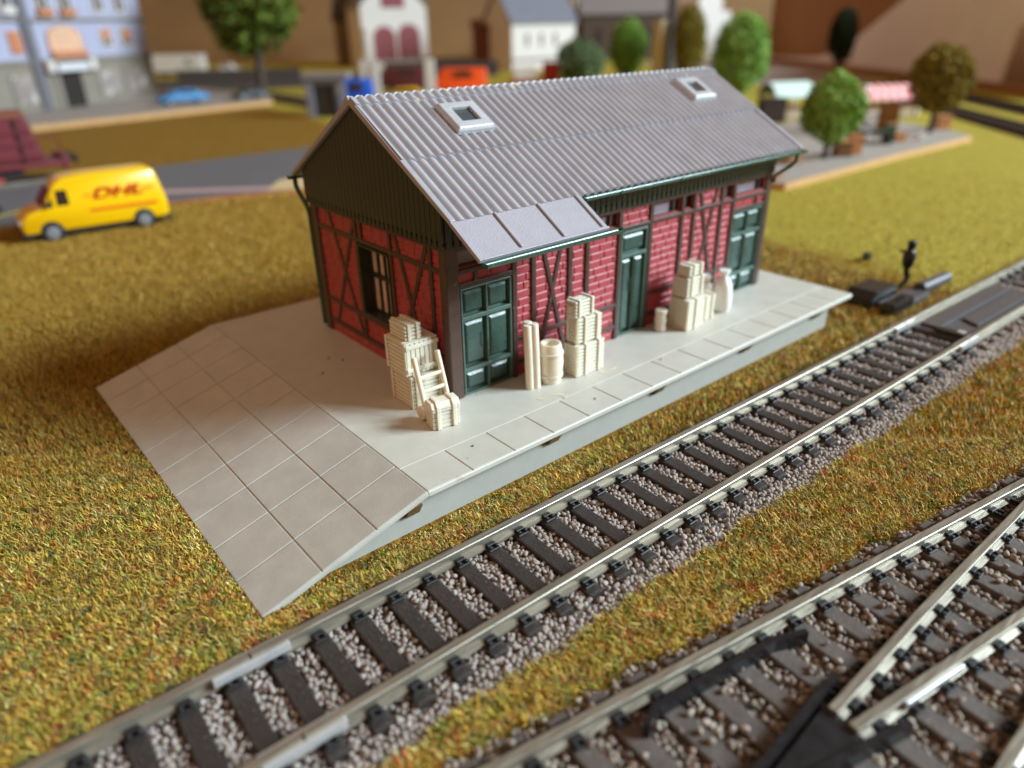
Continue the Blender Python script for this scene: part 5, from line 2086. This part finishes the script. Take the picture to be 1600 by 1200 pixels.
# ------------------------------------------------------------------ road vehicles in the distance
def car(name, label, cat, x, y, rz, ln, wd, h, paint, style='car', z0=0.0, group='distant road vehicles'):
    t = thing(name, label, cat, (x, y, G + z0), rz, group)
    L2 = ln / 2
    if style == 'car':
        prof = [(-L2, 0.28 * h), (-L2 * 0.98, 0.52 * h), (-L2 * 0.5, 0.6 * h), (-L2 * 0.28, 0.96 * h), (L2 * 0.38, h), (L2 * 0.72, 0.64 * h), (L2 * 0.98, 0.58 * h), (L2, 0.28 * h)]
    else:
        prof = [(-L2, 0.2 * h), (-L2 * 0.99, 0.5 * h), (-L2 * 0.8, 0.95 * h), (-L2 * 0.7, h), (L2 * 0.94, h), (L2, 0.92 * h), (L2, 0.2 * h)]
    b = MB()
    sweep_body(b, prof, wd / 2, taper_z=0.55 * h, taper=0.2)
    b.build('body', paint, t, bevel=0.05, smooth=35)
    for xx in (-L2 * 0.62, L2 * 0.62):
        for s in (-1, 1):
            b = MB()
            b.cyl((xx, s * (wd / 2 - 0.25), 0.36), (xx, s * (wd / 2 + 0.02), 0.36), 0.36, n=16)
            w_ = b.build('wheel', M_TYRE, t, smooth=40)
            b = MB()
            b.cyl((xx, s * (wd / 2 + 0.0), 0.36), (xx, s * (wd / 2 + 0.05), 0.36), 0.24, n=14)
            b.build('rim', M_HUB, w_)
    for s in (-1, 1):
        b = MB()
        k = wd / 2 - 0.2 * 0.2 * h
        b.prism([(-L2 * 0.36, 0.64 * h), (L2 * 0.5, 0.66 * h), (L2 * 0.36, 0.92 * h), (-L2 * 0.24, 0.9 * h)], lambda u, v, d: (u, s * (k - 0.2 * max(0, v - .75 * h) + d), v), -0.05, 0.03)
        b.build('side_window', M_GLASS, t)
    return t


M_CBLUE = mat('car_blue', (54, 136, 196), 0.3, var=0.05, coat=0.3)
M_CNAVY = mat('car_dark', (40, 52, 62), 0.3, coat=0.3)
M_CWHITE = mat('car_white', (206, 200, 196), 0.4)
M_VBLUE = mat('van_blue', (24, 84, 186), 0.35)
M_VOR = mat('van_orange_red', (226, 74, 20), 0.35, var=0.06)
M_CYEL = mat('car_yellow', (226, 168, 36), 0.4)
M_CMAR = mat('car_maroon', (86, 30, 38), 0.4)
M_CRED = mat('car_red', (160, 30, 40), 0.4)
car('parked_car', 'light blue car parked on the pavement before the town hall', 'car', 23.2, 93.0, math.radians(5), 6.6, 2.4, 1.75, M_CBLUE, z0=0.55)
car('parked_car', 'dark car parked on the pavement beside the big tree', 'car', 32.0, 92.2, math.radians(5), 4.7, 2.2, 1.5, M_CNAVY, z0=0.55)
car('parked_car', 'white car behind the white box truck', 'car', 53.5, 158.0, RC, 5.4, 2.4, 2.5, M_CWHITE)
car('blue_van', 'bright blue van standing left of the white shelter', 'van', 36.4, 70.0, RC + 0.1, 4.2, 2.4, 3.7, M_VBLUE, style='van')
car('orange_van', 'orange red van beyond the shed ridge right of shelter', 'van', 58.8, 79.0, RC, 7.4, 2.7, 3.6, M_VOR, style='van')
car('parked_car', 'yellow car standing inside the white shelter', 'car', 44.9, 72.4, RC, 6.6, 2.4, 2.1, M_CYEL)
car('maroon_van', 'dark maroon van standing behind the yellow car', 'van', 55.6, 89.2, RC, 7.4, 2.6, 3.6, M_CMAR, style='van')
t = thing('box_truck', 'white box truck with green emblem beside the town hall', 'truck', (45.4, 164.9, G), RC)
b = MB()
b.box(-5.4, 5.4, 0, 2.9, 0.9, 4.4)
b.build('box', M_CWHITE, t, bevel=0.1)
b = MB()
b.cyl((2.2, -0.03, 2.9), (2.2, 0.02, 2.9), 0.62, n=7)
b.cyl((3.0, -0.03, 2.5), (3.0, 0.02, 2.5), 0.34, n=7)
b.build('green_emblem', pm('emblem_green', (84, 128, 84), 0.6), t)
b = MB()
b.box(-5.2, 5.2, 0.3, 2.6, 0.5, 0.9)
b.build('chassis', M_TYRE, t)
for xx in (-3.9, -2.8, 3.6):
    b = MB()
    b.cyl((xx, 0.05, 0.5), (xx, 0.5, 0.5), 0.5, n=16)
    b.build('wheel', M_TYRE, t, smooth=40)
t = thing('flatbed_truck', 'red truck with white box in front of the slate house', 'truck', (74.4, 80.4, G), RC)
b = MB()
b.box(-4.0, 4.2, 0, 2.4, 0.4, 1.1)
b.build('chassis', M_CRED, t, bevel=0.1)
b = MB()
b.box(-3.2, 0.4, 0.1, 2.3, 1.1, 3.0)
b.build('box', M_CWHITE, t, bevel=0.1)
b = MB()
b.box(1.4, 4.1, 0, 2.4, 1.1, 3.6)
b.build('cab', M_CRED, t, bevel=0.2)
for xx in (-2.6, 2.8):
    b = MB()
    b.cyl((xx, -0.05, 0.45), (xx, 0.4, 0.45), 0.45, n=16)
    b.build('wheel', M_TYRE, t, smooth=40)

t = thing('beige_post', 'tall beige post before the brown barn', 'post', (94.4, 71.6, G))
b = MB()
b.box(-0.85, 0.85, -0.85, 0.85, 0, 9.1)
b.build('shaft', pm('post_beige', (190, 174, 150), 0.7), t, bevel=0.1)
b = MB()
b.box(-1.0, 1.0, -1.0, 1.0, 9.1, 9.4)
b.build('cap', MATS['post_beige'], t, bevel=0.05)
t = thing('column', 'tall dark mast between the beige post and poplar', 'column', (100.0, 74.0, G))  # plain dark upright shaft on a square foot, next to the poplar
b = MB()
b.cyl((0, 0, 0), (0, 0, 22), 0.85, 0.7, n=14)
b.build('shaft', pm('column_dark', (54, 48, 48), 0.6), t, smooth=40)
b = MB()
b.box(-1.2, 1.2, -1.2, 1.2, 0, 0.6)
b.build('foot', MATS['column_dark'], t)

# ------------------------------------------------------------------ grass fibres (one mass)
PAL = [((216, 176, 76), 0.22), ((222, 198, 124), 0.10), ((196, 156, 84), 0.16), ((178, 164, 66), 0.16), ((126, 144, 62), 0.15), ((96, 110, 74), 0.08), ((206, 126, 66), 0.07), ((176, 72, 54), 0.03), ((116, 84, 44), 0.03)]
PC = np.array([lin(c) for c, _ in PAL])
PW = np.array([w for _, w in PAL])
PW /= PW.sum()


def in_frame(X, Y, margin=1.12):
    D = np.stack([X - CAM.x, Y - CAM.y, np.full(len(X), G - CAM.z)], -1)
    f_ = D @ np.array(fwd)
    px = 1119.04 * (D @ np.array(r2)) / np.maximum(f_, 0.1)
    py = 1119.04 * (D @ np.array(u2)) / np.maximum(f_, 0.1)
    return (f_ > 1) & (np.abs(px) < 800 * margin) & (np.abs(py) < 600 * margin), f_


def allowed(X, Y):
    plat = (X > PX0 + 0.02) & (X < PX1 - 0.9) & (Y > PYF + 0.16) & (Y < PYB - 0.02)
    plat |= (X >= PX1 - 0.95) & (X < PX1 - 0.02) & (Y > PYF + 0.2) & (Y < PYB - 0.02)
    c = yc1(X)
    trk = (Y > c - 1.80 - edge_wave(X)) & (Y < c + 1.27 + 0.5 * edge_wave(X + 5))
    tr2 = (Y < yt2(X) + 0.58 + edge_wave(X * 1.3) * 1.2) & (X > -9.5) & (X < 24)
    yellow = (X - 0.12 * Y + (noise2(X, Y, 1.6, 21) - 0.5) * 2.4) > 20.8
    yellow &= rng.random(len(X)) > 0.04
    return ~(plat | trk | tr2 | yellow)


def noise2(X, Y, s, seed):
    """cheap smooth value noise"""
    g = np.random.default_rng(seed).random((64, 64))
    x, y = X / s, Y / s
    xi, yi = np.floor(x).astype(int), np.floor(y).astype(int)
    fx, fy = x - xi, y - yi
    fx, fy = fx * fx * (3 - 2 * fx), fy * fy * (3 - 2 * fy)
    a = g[xi % 64, yi % 64]
    b_ = g[(xi + 1) % 64, yi % 64]
    c_ = g[xi % 64, (yi + 1) % 64]
    d_ = g[(xi + 1) % 64, (yi + 1) % 64]
    return (a * (1 - fx) + b_ * fx) * (1 - fy) + (c_ * (1 - fx) + d_ * fx) * fy


def scatter(n, x0, x1, y0, y1, dmin, dmax, dens0):
    X = rng.uniform(x0, x1, n)
    Y = rng.uniform(y0, y1, n)
    ok, f_ = in_frame(X, Y)
    ok &= (f_ >= dmin) & (f_ < dmax) & allowed(X, Y)
    return X[ok], Y[ok], f_[ok]


def colours(X, Y):
    n = len(X)
    # tufts: every little cell leans to one colour of the palette
    cell = 0.16
    jx = X + (noise2(X, Y, 0.13, 1) - 0.5) * 0.25
    jy = Y + (noise2(X, Y, 0.13, 2) - 0.5) * 0.25
    h = (np.floor(jx / cell).astype(np.int64) * 73856093) ^ (np.floor(jy / cell).astype(np.int64) * 19349663)
    u = ((h * 2654435761) % 4294967296) / 4294967296.0
    ci = np.searchsorted(np.cumsum(PW), u).clip(0, len(PC) - 1)
    ri = rng.choice(len(PC), n, p=PW)
    own = rng.random(n) < 0.52
    idx = np.where(own, ci, ri)
    c = PC[idx]
    # broad drift: greener or more orange zones
    k = noise2(X, Y, 2.3, 5)[:, None]
    c = c * (1 - 0.22 * k) + np.array(lin((168, 138, 54)))[None] * 0.22 * k
    c = c * rng.normal(1, 0.27, (n, 1)).clip(0.35, 1.8)
    mid_ = np.clip((Y - 3 + (noise2(X, Y, 2.1, 9) - .5) * 4) / 9.0, 0, 1)[:, None] * 0.75
    c = c * (1 - mid_) + np.array(lin((176, 138, 54)))[None] * rng.normal(1, 0.2, (n, 1)).clip(0.4, 1.7) * mid_
    far = np.clip((X - 19 - 0.12 * Y + (noise2(X, Y, 1.8, 8) - .5) * 3) / 2.0, 0, 1)[:, None]
    c = c * (1 - far) + np.array(lin((186, 160, 60)))[None] * rng.normal(1, 0.16, (n, 1)) * far
    return c.clip(0.004, 0.9)


def fibres(X, Y, f_, hmin, hmax, wid, two):
    n = len(X)
    az = rng.uniform(0, 2 * math.pi, n)
    tilt = rng.uniform(0.15, 1.05, n)
    ln_ = rng.uniform(hmin, hmax, n) * hscale(X, Y)
    dx, dy = np.cos(az), np.sin(az)
    base = np.stack([X, Y, np.full(n, G - 0.01)], -1)
    side = np.stack([-dy, dx, np.zeros(n)], -1) * (wid * rng.uniform(0.7, 1.3, n) / 2)[:, None]
    d1 = np.stack([dx * np.sin(tilt * 0.5), dy * np.sin(tilt * 0.5), np.cos(tilt * 0.5)], -1)
    bend = tilt + rng.uniform(0.2, 0.8, n)
    d2 = np.stack([dx * np.sin(bend), dy * np.sin(bend), np.cos(bend)], -1)
    mid_ = base + d1 * (ln_ * 0.55)[:, None]
    tip = mid_ + d2 * (ln_ * 0.45)[:, None]
    if two:
        v = np.stack([base - side, base + side, mid_ + side * 0.85, mid_ - side * 0.85, tip], 1)
        k = 5
        i = (np.arange(n) * k)[:, None]
        faces = [i + np.array([[0, 1, 2, 3]]), i + np.array([[3, 2, 4]])]
    else:
        v = np.stack([base - side, base + side, tip], 1)
        k = 3
        faces = [(np.arange(n) * k)[:, None] + np.array([[0, 1, 2]])]
    return v.reshape(-1, 3), faces, k


def hscale(X, Y):
    dx = np.maximum(np.maximum(PX0 - X, X - PX1), 0)
    dy = np.maximum(np.maximum(PYF - Y, Y - PYB), 0)
    dd = np.hypot(dx, dy)
    near_ramp = (X < PXC + 0.5)
    return np.where(near_ramp, np.clip(0.25 + dd * 1.6, 0.25, 1.0), np.clip(0.45 + dd * 1.4, 0.45, 1.0))


parts = []
X, Y, f_ = scatter(1250000, -16, 14, -11, 14, 6, 17.5, 1)
v, fc, k = fibres(X, Y, f_, 0.14, 0.31, 0.024, True)
parts.append((v, fc, np.repeat(colours(X, Y), k, axis=0)))
n_near = len(X)
X, Y, f_ = scatter(1000000, -18, 34, -12, 26, 17.5, 30, 1)
v, fc, k = fibres(X, Y, f_, 0.14, 0.30, 0.042, False)
parts.append((v, fc, np.repeat(colours(X, Y), k, axis=0)))
n_mid = len(X)
X, Y, f_ = scatter(1100000, -16, 46, -12, 44, 30, 50, 1)
keep = rng.random(len(X)) < np.clip((50 - f_) / 20, 0, 1) ** 0.8
X, Y, f_ = X[keep], Y[keep], f_[keep]
road = (Y > 26.8 + 0 * X) & (Y < 49.5) & (X < 34) & (Y > 33.9 - np.clip(X - 3, 0, 30) * 0.22 - 0.35)
mk = (X > 31.4) & (Y > 9.8)
ok = ~(road | mk)
X, Y, f_ = X[ok], Y[ok], f_[ok]
v, fc, k = fibres(X, Y, f_, 0.12, 0.24, 0.06, False)
parts.append((v, fc, np.repeat(colours(X, Y), k, axis=0)))
print('grass fibres', n_near, n_mid)
off = 0
V, F, Cc = [], [], []
for v, fc, c in parts:
    V.append(v)
    F += [f + off for f in fc]
    Cc.append(c)
    off += len(v)
o = np_mesh('grass', np.concatenate(V), F, M_BLADE, np.concatenate(Cc))
tag(o, 'short autumn coloured grass fibres around the platform and tracks', 'grass', kind='stuff')
